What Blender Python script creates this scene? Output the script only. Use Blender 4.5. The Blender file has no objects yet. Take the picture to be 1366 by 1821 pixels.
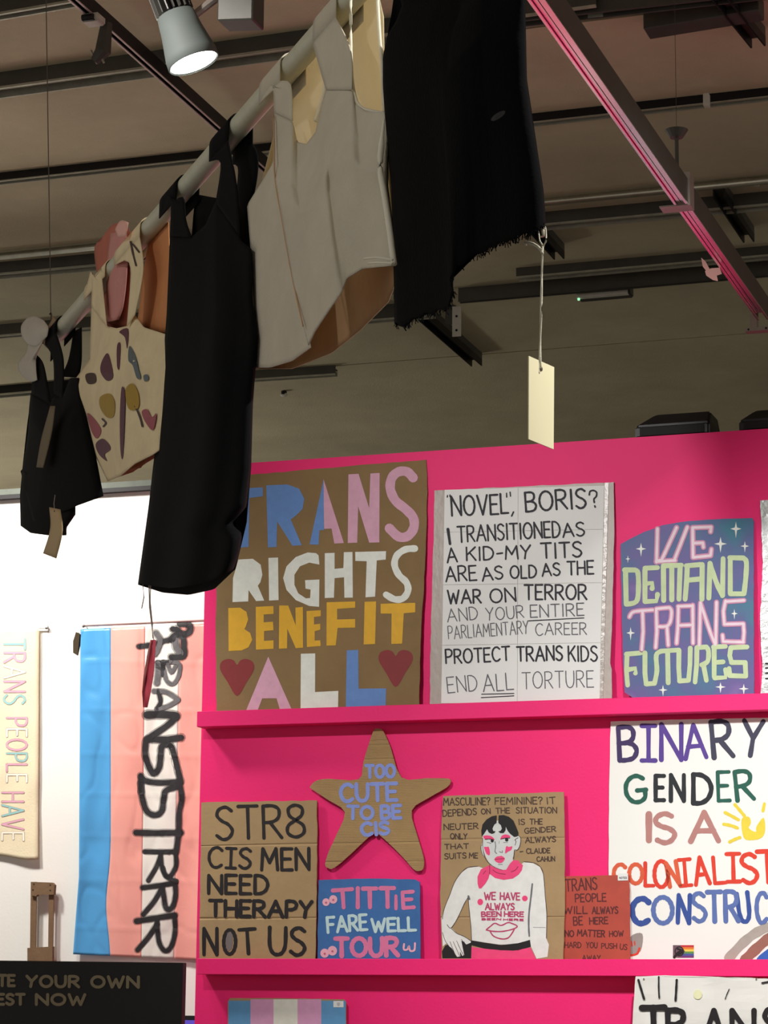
import bpy, bmesh, math, random
from mathutils import Vector, Matrix
from mathutils.geometry import tessellate_polygon
random.seed(7)
SC = bpy.context.scene
COL = SC.collection
R = math.radians

# ------------------------------------------------------------------ camera
FPX, PITCH, ROLL, YAW = 4465.0, 0.19664, 0.00894, 0.33224
W, H = 1366.0, 1821.0
EYE = Vector((0, 0, 1.6))
fwd = Vector((-math.sin(YAW) * math.cos(PITCH), math.cos(YAW) * math.cos(PITCH), math.sin(PITCH)))
r0 = Vector((math.cos(YAW), math.sin(YAW), 0)); u0 = r0.cross(fwd)
RT = r0 * math.cos(ROLL) + u0 * math.sin(ROLL)
UP = u0 * math.cos(ROLL) - r0 * math.sin(ROLL)
cam = bpy.data.cameras.new('camera'); cam.sensor_fit = 'VERTICAL'; cam.sensor_height = 24.0
cam.lens = FPX / H * 24.0; cam.clip_start = 0.05; cam.clip_end = 100
camo = bpy.data.objects.new('camera', cam); COL.objects.link(camo)
M = Matrix((RT, UP, -fwd)).transposed().to_4x4(); M.translation = EYE
camo.matrix_world = M
SC.camera = camo

# ------------------------------------------------------------------ world, exposure
SC.view_settings.view_transform = 'Standard'; SC.view_settings.look = 'None'
SC.view_settings.gamma = 1; SC.view_settings.exposure = 0.0; SC.view_settings.use_curve_mapping = False
wd = bpy.data.worlds.new('world'); SC.world = wd; wd.use_nodes = True
wd.node_tree.nodes['Background'].inputs[0].default_value = (1.0, 0.93, 0.84, 1)
wd.node_tree.nodes['Background'].inputs[1].default_value = 0.46

def spot(name, loc, target, power, size=60, blend=0.8, col=(1, 0.96, 0.9), rad=0.06):
    l = bpy.data.lights.new(name, 'SPOT'); l.energy = power; l.spot_size = R(size); l.spot_blend = blend
    l.color = col; l.shadow_soft_size = rad
    o = bpy.data.objects.new(name, l); COL.objects.link(o); o.location = loc
    d = Vector(target) - Vector(loc); o.rotation_euler = d.to_track_quat('-Z', 'Y').to_euler()
    return o
# gallery track spots (they hang from the tracks above and beside the frame); the garment fill and floor lamps below are added
spot('gallery_and_fill_spot', (-5.6, 7.9, 4.75), (-5.2, 9.55, 2.5), 420, 84, 0.7, rad=.2)
spot('gallery_and_fill_spot', (-4.7, 8.0, 4.75), (-5.0, 9.55, 2.6), 170, 70, 0.7, rad=.2)
spot('gallery_and_fill_spot', (-3.4, 4.6, 4.75), (-2.35, 9.0, 2.55), 420, 51, 1.0, (1, 0.97, 0.95))
spot('gallery_and_fill_spot', (-0.6, 4.9, 4.75), (-1.0, 9.0, 1.4), 800, 58, 1.0, (1, 0.97, 0.95))
spot('gallery_and_fill_spot', (2.4, 3.0, 4.6), (-0.93, 3.5, 2.7), 900, 34, 0.8, (1, 0.96, 0.9))
spot('gallery_and_fill_spot', (-3.2, -0.2, 4.6), (-1.4, 4.0, 2.9), 120, 46, 0.9, (1, 0.97, 0.93), .15)  # added fill that lifts the dim garments
spot('floor_bounce_fill', (-4.9, 3.2, 4.7), (-5.1, 3.2, 0), 520, 52, 0.8, (1, 0.95, 0.86))  # added: its pool on the floor bounces light up to the ceiling
spot('floor_bounce_fill', (2.2, 5.6, 4.7), (2.2, 5.8, 0), 420, 52, 0.8, (1, 0.95, 0.86))  # second added lamp for the ceiling bounce
# added unseen fill behind the partition, brightens the back-left ceiling
spot('added_ceiling_fill', (-8.5, 13.5, 2.2), (-7.5, 13.4, 5.0), 160, 150, 1.0, (1, 0.95, 0.85), .3)

# ------------------------------------------------------------------ helpers
def ray(x, y):
    d = fwd + RT * ((x - W / 2) / FPX) - UP * ((y - H / 2) / FPX)
    return d.normalized()
def hit(x, y, p0, n):
    d = ray(x, y); t = (Vector(p0) - EYE).dot(n) / d.dot(n)
    return EYE + d * t
def onY(x, y, Y): return hit(x, y, (0, Y, 0), Vector((0, 1, 0)))
def onZ(x, y, Z): return hit(x, y, (0, 0, Z), Vector((0, 0, 1)))
def proj(p):
    d = Vector(p) - EYE; w = d.dot(fwd)
    return (W / 2 + FPX * d.dot(RT) / w, H / 2 - FPX * d.dot(UP) / w)
def lin(c):
    c = c / 255.0
    return c / 12.92 if c <= 0.04045 else ((c + 0.055) / 1.055) ** 2.4
def rgb(r, g, b, k=1.0): return (min(1, lin(r) * k), min(1, lin(g) * k), min(1, lin(b) * k), 1)

MATS = {}
def mat(name, col, rough=0.7, metal=0.0, var=0.0, vscale=8.0, bump=0.0, bscale=60.0, flute=None, emit=None,
        sheen=0.0, dirt=None, spec=0.4, trans=0.0, alpha=None, stretch=None, weave=0.0):
    if name in MATS: return MATS[name]
    m = bpy.data.materials.new(name); m.use_nodes = True; nt = m.node_tree; N = nt.nodes; L = nt.links
    b = N['Principled BSDF']; b.inputs['Base Color'].default_value = col
    b.inputs['Roughness'].default_value = rough; b.inputs['Metallic'].default_value = metal
    b.inputs['Specular IOR Level'].default_value = spec
    if sheen: b.inputs['Sheen Weight'].default_value = sheen
    if alpha is not None: b.inputs['Alpha'].default_value = alpha
    tc = N.new('ShaderNodeTexCoord'); src = tc.outputs['Object']
    if stretch:
        mp = N.new('ShaderNodeMapping'); mp.inputs['Scale'].default_value = stretch
        L.new(src, mp.inputs[0]); src = mp.outputs[0]
    if var or dirt:
        nz = N.new('ShaderNodeTexNoise'); nz.inputs['Scale'].default_value = vscale; nz.inputs['Detail'].default_value = 6
        nz.inputs['Roughness'].default_value = 0.65
        L.new(src, nz.inputs['Vector'])
        mr = N.new('ShaderNodeMapRange'); mr.inputs[1].default_value = 0.3; mr.inputs[2].default_value = 0.7
        L.new(nz.outputs['Fac'], mr.inputs[0])
        mx = N.new('ShaderNodeMix'); mx.data_type = 'RGBA'
        v = var or 0.3
        d = dirt or tuple(c * (1 - v) for c in col[:3]) + (1,)
        mx.inputs[6].default_value = tuple(min(1, c * (1 + v * 0.6)) for c in col[:3]) + (1,) if not dirt else col
        mx.inputs[7].default_value = d
        L.new(mr.outputs[0], mx.inputs[0]); L.new(mx.outputs[2], b.inputs['Base Color'])
    hsrc = None
    if bump:
        n2 = N.new('ShaderNodeTexNoise'); n2.inputs['Scale'].default_value = bscale; n2.inputs['Detail'].default_value = 4
        L.new(src, n2.inputs['Vector']); hsrc = n2.outputs['Fac']
    if flute:
        wv = N.new('ShaderNodeTexWave'); wv.bands_direction = flute[0]; wv.inputs['Scale'].default_value = flute[1]
        wv.inputs['Distortion'].default_value = 1.2; wv.inputs['Detail'].default_value = 2
        L.new(src, wv.inputs['Vector'])
        if hsrc:
            ad = N.new('ShaderNodeMath'); ad.operation = 'ADD'; L.new(hsrc, ad.inputs[0]); L.new(wv.outputs['Fac'], ad.inputs[1]); hsrc = ad.outputs[0]
        else: hsrc = wv.outputs['Fac']
    if hsrc:
        bp = N.new('ShaderNodeBump'); bp.inputs['Strength'].default_value = bump or 0.3; bp.inputs['Distance'].default_value = 0.004
        L.new(hsrc, bp.inputs['Height']); L.new(bp.outputs[0], b.inputs['Normal'])
    if emit:
        b.inputs['Emission Color'].default_value = emit[0]; b.inputs['Emission Strength'].default_value = emit[1]
    if trans:
        tr = N.new('ShaderNodeBsdfTranslucent'); tr.inputs[0].default_value = col
        ms = N.new('ShaderNodeMixShader'); ms.inputs[0].default_value = trans
        L.new(b.outputs[0], ms.inputs[1]); L.new(tr.outputs[0], ms.inputs[2]); L.new(ms.outputs[0], N['Material Output'].inputs[0])
    MATS[name] = m
    return m

def obj(name, bm, m, parent=None, smooth=False, solid=0.0):
    me = bpy.data.meshes.new(name); bm.to_mesh(me); bm.free()
    for x in (m if isinstance(m, (list, tuple)) else [m]): me.materials.append(x)
    if smooth:
        for p in me.polygons: p.use_smooth = True
    o = bpy.data.objects.new(name, me); COL.objects.link(o)
    if parent:
        o.parent = parent; o.matrix_parent_inverse = pinv(parent)
    if solid:
        s = o.modifiers.new('thickness', 'SOLIDIFY'); s.thickness = solid; s.offset = 0
    return o
def pinv(p):
    # parts are modelled in world coordinates; only the thing's Empty carries a location
    return Matrix.Translation(p.location).inverted() if p.type == 'EMPTY' else Matrix.Identity(4)
def tag(o, label=None, cat=None, group=None, kind=None):
    if label: o['label'] = label
    if cat: o['category'] = cat
    if group: o['group'] = group
    if kind: o['kind'] = kind
    return o
def thing(name, loc, label, cat, group=None):
    o = bpy.data.objects.new(name, None); COL.objects.link(o); o.location = loc; o.empty_display_size = 0.05
    return tag(o, label, cat, group)
def box(bm, a, b):
    a = Vector(a); b = Vector(b); vs = []
    for z in (a.z, b.z):
        for x, y in ((a.x, a.y), (b.x, a.y), (b.x, b.y), (a.x, b.y)): vs.append(bm.verts.new((x, y, z)))
    for f in ((0, 3, 2, 1), (4, 5, 6, 7), (0, 1, 5, 4), (1, 2, 6, 5), (2, 3, 7, 6), (3, 0, 4, 7)):
        bm.faces.new([vs[i] for i in f])
def obox(bm, o, ax, ay, az):
    """box from corner o with three edge vectors"""
    o = Vector(o); vs = []
    for k in (0, 1):
        for i, j in ((0, 0), (1, 0), (1, 1), (0, 1)): vs.append(bm.verts.new(o + ax * i + ay * j + az * k))
    for f in ((0, 3, 2, 1), (4, 5, 6, 7), (0, 1, 5, 4), (1, 2, 6, 5), (2, 3, 7, 6), (3, 0, 4, 7)):
        bm.faces.new([vs[i] for i in f])
def tube(bm, pts, r, n=10, cap=True):
    pts = [Vector(p) for p in pts]; rings = []
    ref = Vector((0, 0, 1))
    for i, p in enumerate(pts):
        d = (pts[min(i + 1, len(pts) - 1)] - pts[max(i - 1, 0)]).normalized()
        a = d.cross(ref)
        if a.length < 0.05: a = d.cross(Vector((1, 0, 0)))
        a.normalize(); b = d.cross(a)
        rr = r[i] if isinstance(r, (list, tuple)) else r
        rings.append([bm.verts.new(p + a * math.cos(2 * math.pi * k / n) * rr + b * math.sin(2 * math.pi * k / n) * rr) for k in range(n)])
    for A, B in zip(rings, rings[1:]):
        for k in range(n): bm.faces.new((A[k], A[(k + 1) % n], B[(k + 1) % n], B[k]))
    if cap:
        bm.faces.new(rings[0][::-1]); bm.faces.new(rings[-1])
def B(): return bmesh.new()

# ---- 2D drawing: shapes are given in a sheet's own coordinates and laid on its plane
class Plane:
    def __init__(s, p, n): s.p = Vector(p); s.n = Vector(n).normalized()
    def at(s, off=0.0): return lambda x, y: hit(x, y, s.p + s.n * off, s.n)
def crop(ox, oy, k): return lambda x, y: (ox + x / k, oy + y / k)
def smoothline(pts, n=5, closed=False):
    P = [Vector((p[0], p[1])) for p in pts]; out = []; m = len(P)
    if m < 3: return P
    rng = range(m if closed else m - 1)
    for i in rng:
        a = P[(i - 1) % m] if closed or i > 0 else P[0]; b = P[i]; c = P[(i + 1) % m]
        d = P[(i + 2) % m] if closed or i + 2 < m else P[-1]
        for k in range(n):
            t = k / n
            out.append(0.5 * ((2 * b) + (c - a) * t + (2 * a - 5 * b + 4 * c - d) * t * t + (3 * b - a - 3 * c + d) * t ** 3))
    if not closed: out.append(P[-1])
    return out
def fill(bm, pts, mp):
    P = [Vector((p[0], p[1])) for p in pts]
    vs = [bm.verts.new(mp(p.x, p.y)) for p in P]
    for t in tessellate_polygon([[Vector((p.x, p.y, 0)) for p in P]]):
        try: bm.faces.new([vs[i] for i in t])
        except ValueError: pass
def ribbon(bm, pts, w, mp, jit=0.0, cap=True):
    P = [Vector((p[0], p[1])) for p in pts]
    P = [p for i, p in enumerate(P) if i == 0 or (p - P[i - 1]).length > 1e-4]
    if len(P) < 2: return
    Lr = []
    ph = random.random() * 9
    loop_ = len(P) > 6 and (P[0] - P[-1]).length < w * .3
    if loop_: P = P[:-1]; cap = False
    for i, p in enumerate(P):
        d = (P[(i + 1) % len(P)] - P[i - 1]) if loop_ else (P[min(i + 1, len(P) - 1)] - P[max(i - 1, 0)])
        d = d.normalized(); n = Vector((-d.y, d.x))
        ww = w * 0.5 * (1 + jit * math.sin(i * 1.7 + ph))
        Lr.append((p + n * ww, p - n * ww))
    V = [(bm.verts.new(mp(a.x, a.y)), bm.verts.new(mp(b.x, b.y))) for a, b in Lr]
    for (a, b), (c, d) in zip(V, V[1:] + (V[:1] if loop_ else [])): bm.faces.new((a, b, d, c))
    if cap:
        for i, s in ((0, -1), (len(P) - 1, 1)):
            p = P[i]; a, b = Lr[i]; v0 = a - p; vs = [V[i][0]]
            for k in range(1, 5):
                an = math.pi * k / 5 * (-1 if s > 0 else 1)
                q = Vector((v0.x * math.cos(an) - v0.y * math.sin(an), v0.x * math.sin(an) + v0.y * math.cos(an)))
                vs.append(bm.verts.new(mp((p + q).x, (p + q).y)))
            vs.append(V[i][1])
            try: bm.faces.new(vs)
            except ValueError: pass
def circ(cx, cy, rx, ry=None, n=18, a0=0, a1=360):
    ry = ry or rx
    return [(cx + rx * math.cos(R(a0 + (a1 - a0) * k / n)), cy + ry * math.sin(R(a0 + (a1 - a0) * k / n))) for k in range(n + (0 if a1 - a0 == 360 else 1))]

# stroke alphabet: name: (width, [ (smooth, points) ... ])  x right, y up, cap height 1
G = {
'A': (.8, [(0, [(0, 0), (.4, 1), (.8, 0)]), (0, [(.14, .36), (.66, .36)])]),
'B': (.62, [(0, [(0, 0), (0, 1)]), (1, [(0, 1), (.35, 1), (.52, .88), (.5, .65), (.3, .53), (0, .52)]), (1, [(.25, .53), (.5, .46), (.62, .27), (.5, .06), (.25, 0), (0, 0)])]),
'C': (.7, [(1, [(.68, .86), (.48, 1), (.22, .95), (.03, .7), (.02, .35), (.2, .04), (.45, -.01), (.68, .12)])]),
'D': (.68, [(0, [(0, 0), (0, 1)]), (1, [(0, 1), (.3, .98), (.56, .8), (.67, .5), (.56, .18), (.3, .01), (0, 0)])]),
'E': (.55, [(0, [(.55, 1), (0, 1), (0, 0), (.55, 0)]), (0, [(0, .52), (.46, .52)])]),
'F': (.55, [(0, [(.55, 1), (0, 1), (0, 0)]), (0, [(0, .52), (.45, .52)])]),
'G': (.74, [(1, [(.66, .88), (.45, 1), (.2, .93), (.03, .68), (.03, .32), (.22, .04), (.48, 0), (.68, .15), (.7, .42)]), (0, [(.42, .44), (.74, .44)])]),
'H': (.66, [(0, [(0, 0), (0, 1)]), (0, [(.66, 0), (.66, 1)]), (0, [(0, .5), (.66, .5)])]),
'I': (.12, [(0, [(.06, 0), (.06, 1)])]),
'i': (.5, [(0, [(.25, 0), (.25, 1)]), (0, [(0, 1), (.5, 1)]), (0, [(0, 0), (.5, 0)])]),
'J': (.5, [(1, [(.45, 1), (.45, .3), (.3, 0), (.02, .15)])]),
'K': (.62, [(0, [(0, 0), (0, 1)]), (0, [(.6, 1), (.05, .45)]), (0, [(.2, .6), (.62, 0)])]),
'L': (.52, [(0, [(0, 1), (0, 0), (.52, 0)])]),
'M': (.85, [(0, [(0, 0), (.08, 1), (.43, .35), (.77, 1), (.85, 0)])]),
'N': (.68, [(0, [(0, 0), (0, 1), (.68, 0), (.68, 1)])]),
'O': (.78, [(1, circ(.39, .5, .39, .5, 14) + [(.78, .5)])]),
'P': (.58, [(0, [(0, 0), (0, 1)]), (1, [(0, 1), (.35, 1), (.56, .86), (.54, .6), (.32, .46), (0, .46)])]),
'R': (.64, [(0, [(0, 0), (0, 1)]), (1, [(0, 1), (.35, 1), (.56, .88), (.54, .63), (.32, .5), (0, .48)]), (0, [(.24, .48), (.64, 0)])]),
'S': (.58, [(1, [(.55, .88), (.35, 1), (.1, .93), (.03, .74), (.2, .57), (.42, .46), (.57, .26), (.45, .05), (.22, -.01), (.0, .12)])]),
'T': (.68, [(0, [(0, 1), (.68, 1)]), (0, [(.34, 1), (.34, 0)])]),
'U': (.66, [(1, [(0, 1), (.01, .35), (.14, .06), (.34, -.01), (.54, .08), (.65, .36), (.66, 1)])]),
'V': (.72, [(0, [(0, 1), (.36, 0), (.72, 1)])]),
'W': (.95, [(0, [(0, 1), (.24, 0), (.48, .75), (.7, 0), (.95, 1)])]),
'X': (.65, [(0, [(0, 1), (.65, 0)]), (0, [(.65, 1), (0, 0)])]),
'Y': (.66, [(0, [(0, 1), (.33, .5)]), (0, [(.66, 1), (.33, .5), (.26, 0)])]),
'8': (.6, [(1, [(.3, .53), (.08, .68), (.06, .9), (.3, 1), (.54, .9), (.52, .68), (.3, .53), (.03, .36), (.02, .12), (.3, 0), (.58, .12), (.57, .36), (.3, .53)])]),
'?': (.5, [(1, [(0, .78), (.08, .97), (.3, 1), (.48, .85), (.42, .62), (.24, .48), (.22, .28)]), (0, [(.21, .06), (.22, .0)])]),
'"': (.24, [(0, [(.04, 1), (.0, .78)]), (0, [(.2, 1), (.17, .78)])]),
',': (.14, [(0, [(.12, .08), (.02, -.18)])]),
'.': (.1, [(0, [(.04, .04), (.06, .0)])]),
'-': (.4, [(0, [(.02, .42), (.4, .46)])]),
' ': (.3, []),
}
def word(bm, text, a, b, h, w, mp, cr=None, gap=.22, jit=.08, wob=.02, slant=0.0, h2=None, fresh=False):
    """text along the baseline a->b (sheet coordinates), cap height h, brush width w"""
    cr = cr or (lambda x, y: (x, y))
    a = Vector(a); b = Vector(b); tot = sum(G[c][0] for c in text) + gap * (len(text) - 1)
    d = b - a; L = d.length; ux = d / L; uy = Vector((ux.y, -ux.x))
    sx = L / tot; x = 0
    for c in text:
        gw, st = G[c]; hh = h + ((h2 or h) - h) * (x / tot); dy = (random.random() - .5) * wob * 2 * h
        for sm, pts in st:
            q = []
            for px, py in pts:
                v = a + ux * ((x + px) * sx + slant * py * hh) + uy * (py * hh + dy)
                q.append((v.x, v.y))
            if sm: segs = [smoothline(q[:-1], 4, True) + [Vector(q[0])] if q[0] == q[-1] else smoothline(q, 4)]
            else: segs = [[Vector(q[i]).lerp(Vector(q[i + 1]), t / 3) for t in range(4)] for i in range(len(q) - 1)]
            for s in segs:
                s = [cr(p[0], p[1]) for p in s]
                k = cr(w, 0)[0] - cr(0, 0)[0]
                ribbon(bm, s, k, mp() if fresh else mp, jit)
        x += gw + gap
def jitter(pts, step=14, amp=0.7):
    out = []
    for i in range(len(pts)):
        a = Vector(pts[i]); b = Vector(pts[(i + 1) % len(pts)]); n = max(1, int((b - a).length / step))
        for k in range(n):
            p = a.lerp(b, k / n)
            if k: p += Vector((random.uniform(-amp, amp), random.uniform(-amp, amp)))
            out.append((p.x, p.y))
    return out

def board(name, label, cat, outline, plane, thick, m, parent=None, creases=(), rest=None, group=None, amp=.7, step=14, depth=.0025):
    """a sheet with real thickness; rest = height of what it stands on"""
    bm = B(); pts = jitter(outline, step, amp) if amp else outline
    P = [Vector((p[0], p[1])) for p in pts]; mp = plane.at(0)
    ws = [mp(p.x, p.y) for p in P]
    if rest is not None:
        zmin = min(w.z for w in ws)
        for w_ in ws:
            if w_.z < zmin + 0.02:
                w_ += Vector((0, plane.n.z / max(.5, -plane.n.y) * (rest - w_.z) * 1.0, rest - w_.z))
    vs = [bm.verts.new(w_) for w_ in ws]
    for t in tessellate_polygon([[Vector((p.x, p.y, 0)) for p in P]]):
        try: bm.faces.new([vs[i] for i in t])
        except ValueError: pass
    for y in creases:
        xs = [p.x for p in P]; z = mp((min(xs) + max(xs)) / 2, y).z
        for dz in (-.006, 0, .006):
            bmesh.ops.bisect_plane(bm, geom=bm.verts[:] + bm.edges[:] + bm.faces[:], plane_co=(0, 0, z + dz), plane_no=(0, 0, 1))
        for v in bm.verts:
            if abs(v.co.z - z) < 1e-4: v.co -= plane.n * depth
    bmesh.ops.recalc_face_normals(bm, faces=bm.faces[:])
    if bm.faces and sum(f.normal.dot(plane.n) for f in bm.faces) < 0: bmesh.ops.reverse_faces(bm, faces=bm.faces[:])
    ex = bmesh.ops.extrude_face_region(bm, geom=bm.faces[:])
    nv = [e for e in ex['geom'] if isinstance(e, bmesh.types.BMVert)]
    bmesh.ops.translate(bm, verts=nv, vec=-plane.n * thick)
    bmesh.ops.recalc_face_normals(bm, faces=bm.faces[:])
    c = sum(ws, Vector()) / len(ws); c.z = min(w_.z for w_ in ws)
    if parent is None:
        t = thing(name, c, label, cat, group)
        obj('board', bm, m, t); return t
    return obj(name, bm, m, parent)
class Ink:
    """paint strokes of one colour on one sheet; lettering stays whole words, drawn shapes are each a part"""
    def __init__(s, name, m, parent, plane, off, cr=None, label=None):
        s.bm = B(); s.k = 0; s.a = (name, m, parent, label); s.pl = plane; s.off = off; s.cr = cr or (lambda x, y: (x, y))
        s.each = not any(w in name for w in ('letter', 'handwriting', 'print'))
    def mp(s):
        s.k += 1; return s.pl.at(s.off + s.k * 0.00003)
    def word(s, t, a, b, h, w, **k): word(s.bm, t, a, b, h, w, s.mp, s.cr, fresh=True, **k); return s
    def poly(s, pts, sm=False):
        q = [s.cr(*p) for p in pts]; fill(s.bm, smoothline(q, 4, True) if sm else q, s.mp()); return s._next()
    def line(s, pts, w, sm=True, jit=.08):
        q = [s.cr(*p) for p in pts]; ww = s.cr(w, 0)[0] - s.cr(0, 0)[0]
        ribbon(s.bm, smoothline(q, 4) if sm and len(q) > 2 else q, ww, s.mp(), jit); return s._next()
    def _next(s):
        if s.each: s.done(); s.bm = B()
        return s
    def done(s):
        if not s.bm.faces: return None
        for f in s.bm.faces:
            f.normal_update()
            if f.normal.dot(s.pl.n) < 0: f.normal_flip()
        o = obj(s.a[0], s.bm, s.a[1], s.a[2]); s.bm = B()
        if s.a[3]: o['label'] = s.a[3]
        return o
# ------------------------------------------------------------------ setting
ZC = 5.0; YP = 9.0; YW = 9.55
PINK = mat('pink_paint', rgb(250, 38, 122), 0.55, var=.04, vscale=1.5, bump=.12, bscale=90, spec=.3)
WHITE = mat('white_paint', rgb(242, 241, 236), 0.7, var=.02, vscale=2, bump=.1, bscale=80)
CONC = mat('ceiling_board', rgb(200, 189, 159), 0.9, var=.16, vscale=1.6, bump=.5, bscale=120)
CONC2 = mat('ceiling_board_seam', rgb(70, 64, 52), 0.9)
FLOOR = mat('polished_concrete', rgb(150, 146, 140), 0.35, var=.12, vscale=1.2, bump=.1, bscale=20)
BACK = mat('back_wall_render', rgb(120, 116, 100), 0.9, var=.12, vscale=1.2, bump=.3, bscale=60)
STEEL = mat('dark_steel', rgb(84, 82, 76), 0.5, 0.4, var=.15, vscale=9)
STEEL_D = mat('black_steel', rgb(26, 24, 26), 0.5, 0.3)
GALV = mat('galvanised_steel', rgb(190, 188, 170), 0.32, 0.85, var=.2, vscale=14)
LIP = mat('lit_steel_lip', rgb(175, 172, 155), 0.45, 0.3, var=.2, vscale=20)  # paler tone holds the light caught on the channel lips
LIPW = mat('pale_lip', rgb(200, 180, 175), 0.45, 0.1, var=.15, vscale=20)

def struct(name, bm, m, parent=None, kind=True, **k):
    o = obj(name, bm, m, parent, **k)
    if kind and parent is None: o['kind'] = 'structure'
    return o
bm = B(); box(bm, (-12, -5, -.1), (6, 20, 0)); struct('floor', bm, FLOOR)
bm = B(); box(bm, (-12, -5, ZC + .06), (6, 20, ZC + .2)); ceil = struct('ceiling', bm, CONC2)
bm = B(); box(bm, (-12, 17.0, 0), (6, 17.2, ZC + .06)); struct('wall_back', bm, BACK)
# ceiling boards: one per bay between the joints
def yof(x, y): return onZ(x, y, ZC).y
edges = [yof(0, 950)] + [yof(0, v) for v in (698, 584, 489, 326, 164, 20, -140)] + [5.2, 3.4, 1.6]
edges = sorted(set([min(16.98, e) for e in edges]))
for a, b_ in zip(edges, edges[1:]):
    for x0, x1 in ((-11.9, 5.9),):
        bm = B(); dz = random.uniform(0, .006)
        box(bm, (x0, a + .012, ZC + dz), (x1, b_ - .012, ZC + .058)); obj('ceiling_panel', bm, CONC, ceil)
# white partition at the left, with its black head track
ztop = onY(130, 882, YW).z
bm = B(); box(bm, (-9.5, YW, 0), (2.2, YW + .15, ztop)); wl = struct('wall_left', bm, WHITE)
bm = B(); box(bm, (-9.5, YW - .03, ztop), (2.2, YW + .17, ztop + .018)); struct('trim_1', bm, STEEL_D)
bm = B(); box(bm, (-9.5, YW - .02, ztop + .0185), (2.2, YW + .12, ztop + .045)); struct('trim_2', bm, mat('dull_track_edge', rgb(92, 98, 88), .6, var=.2, vscale=20))
# pink display wall
pl = onY(359, 1260, YP).x; zt = onY(900, 793, YP).z
bm = B(); box(bm, (pl, YP, 0), (1.2, YP + .28, zt)); pw = struct('wall_right', bm, PINK)
# picture ledges
LD = .085
def ledge(y_top, y_bot, label):
    zt_ = onY(700, y_top, YP - LD).z; zb_ = onY(700, y_bot, YP - LD).z
    x0 = onY(350, y_bot, YP - LD).x
    t = thing('picture_ledge', (x0, YP, zb_), label, 'shelf', 'pink picture ledges')
    bm = B(); box(bm, (x0, YP - LD + .012, zb_), (1.2, YP - .001, zb_ + .014)); obj('board', bm, PINK, t)
    bm = B(); box(bm, (x0, YP - LD, zb_), (1.2, YP - LD + .012, zt_))
    bmesh.ops.bevel(bm, geom=bm.edges[:], offset=.0015, segments=1, affect='EDGES'); obj('lip', bm, PINK, t)
    return zb_ + .0142
Z1 = ledge(1254, 1282, 'upper pink picture ledge holding the three tall protest signs')
Z2 = ledge(1705, 1734, 'lower pink picture ledge holding the star row of cardboard signs')
Z3 = Z2 - .93 ; 
zb_ = Z3 - .0142
x0 = onY(350, 1734, YP - LD).x
t = thing('picture_ledge', (x0, YP, zb_), 'lowest pink picture ledge under the striped board and crumpled sign', 'shelf', 'pink picture ledges')
bm = B(); box(bm, (x0, YP - LD + .012, zb_), (1.2, YP - .001, zb_ + .014)); obj('board', bm, PINK, t)
bm = B(); box(bm, (x0, YP - LD, zb_), (1.2, YP - LD + .012, zb_ + .06)); obj('lip', bm, PINK, t)

# ---- ceiling steel: channels running across, given by the photo line of their lower front edge
def channel(name, label, a, b, z, face, under, cat='beam', lip=.008, ext=(0, 0), m=None, group='ceiling channels', lipm=None, closed=False):
    for _ in range(6):   # the channel is fixed straight to the ceiling: its top is the ceiling's underside
        A = onZ(a[0], a[1], z); Bq = onZ(b[0], b[1], z)
        z = ZC + .004 - face * ((A + Bq) / 2 - EYE).length / FPX / .97
    d = (Bq - A).normalized()
    A = A - d * ext[0]; Bq = Bq + d * ext[1]; n = Vector((-d.y, d.x, 0))
    if n.y < 0: n = -n
    dist = ((A + Bq) / 2 - EYE).length; h = face * dist / FPX / .97
    el = (z - EYE.z) / dist; dep = under * dist / FPX / max(.12, el)
    L_ = (Bq - A)
    t = thing(name, A, label, cat, group)
    bm = B(); obox(bm, A, L_, n * (dep if closed else .008), Vector((0, 0, h))); 
    if not closed:
        obox(bm, A + n * .0085 + Vector((0, 0, h * .45)), L_, n * dep, Vector((0, 0, .006)))
    obj('web', bm, m or STEEL, t)
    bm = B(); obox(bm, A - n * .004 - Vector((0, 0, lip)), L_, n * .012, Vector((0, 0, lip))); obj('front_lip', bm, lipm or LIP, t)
    if not closed:
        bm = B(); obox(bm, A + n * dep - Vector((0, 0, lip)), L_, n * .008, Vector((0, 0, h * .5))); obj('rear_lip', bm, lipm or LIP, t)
    return t
ZB = ZC - .065
channel('ceiling_channel', 'steel channel crossing the ceiling directly behind the bright spotlight', (0, 154), (480, 88), ZB, 27, 13, ext=(4.0, 1.2))
channel('ceiling_channel', 'steel channel in the top left corner of the ceiling', (0, 22), (118.6, 1.5), ZB, 24, 6, ext=(4.0, .05))
channel('ceiling_channel', 'thin dark ceiling rail passing behind the black tank top straps', (0, 321), (300, 288), ZC - .06, 15, 5, ext=(4.0, 3.2), lip=.004, m=STEEL_D)
tC = channel('ceiling_channel', 'deep steel channel with shiny conduit along it, behind the near black garment', (0, 485.5), (1185, 378), ZB, 22, 7, ext=(4.0, 1.2))
channel('ceiling_channel', 'steel channel level with the white cloth at the pole end', (0, 595.5), (165, 581.5), ZB, 19, 3, ext=(4.0, 1.0))
channel('ceiling_channel', 'steel channel whose left tip shows behind the cord of the cream tag', (918, 492), (1366, 452.5), ZB, 16, 6, ext=(0, .6))
channel('ceiling_channel', 'dull steel channel under the pink-lit track near the emergency light', (815, 535.5), (1366, 488), ZB, 24, 3, ext=(0, .6), lip=.003, lipm=STEEL)
channel('ceiling_channel', 'short steel channel piece seen between grey vest and near black garment', (600, 573), (735, 562), ZB, 26, 4, ext=(.1, .1))
channel('ceiling_channel', 'short channel ending just under the hem of the grey vest', (395, 677), (596, 664), ZC - .14, 16, 3, ext=(.1, 0))
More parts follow.
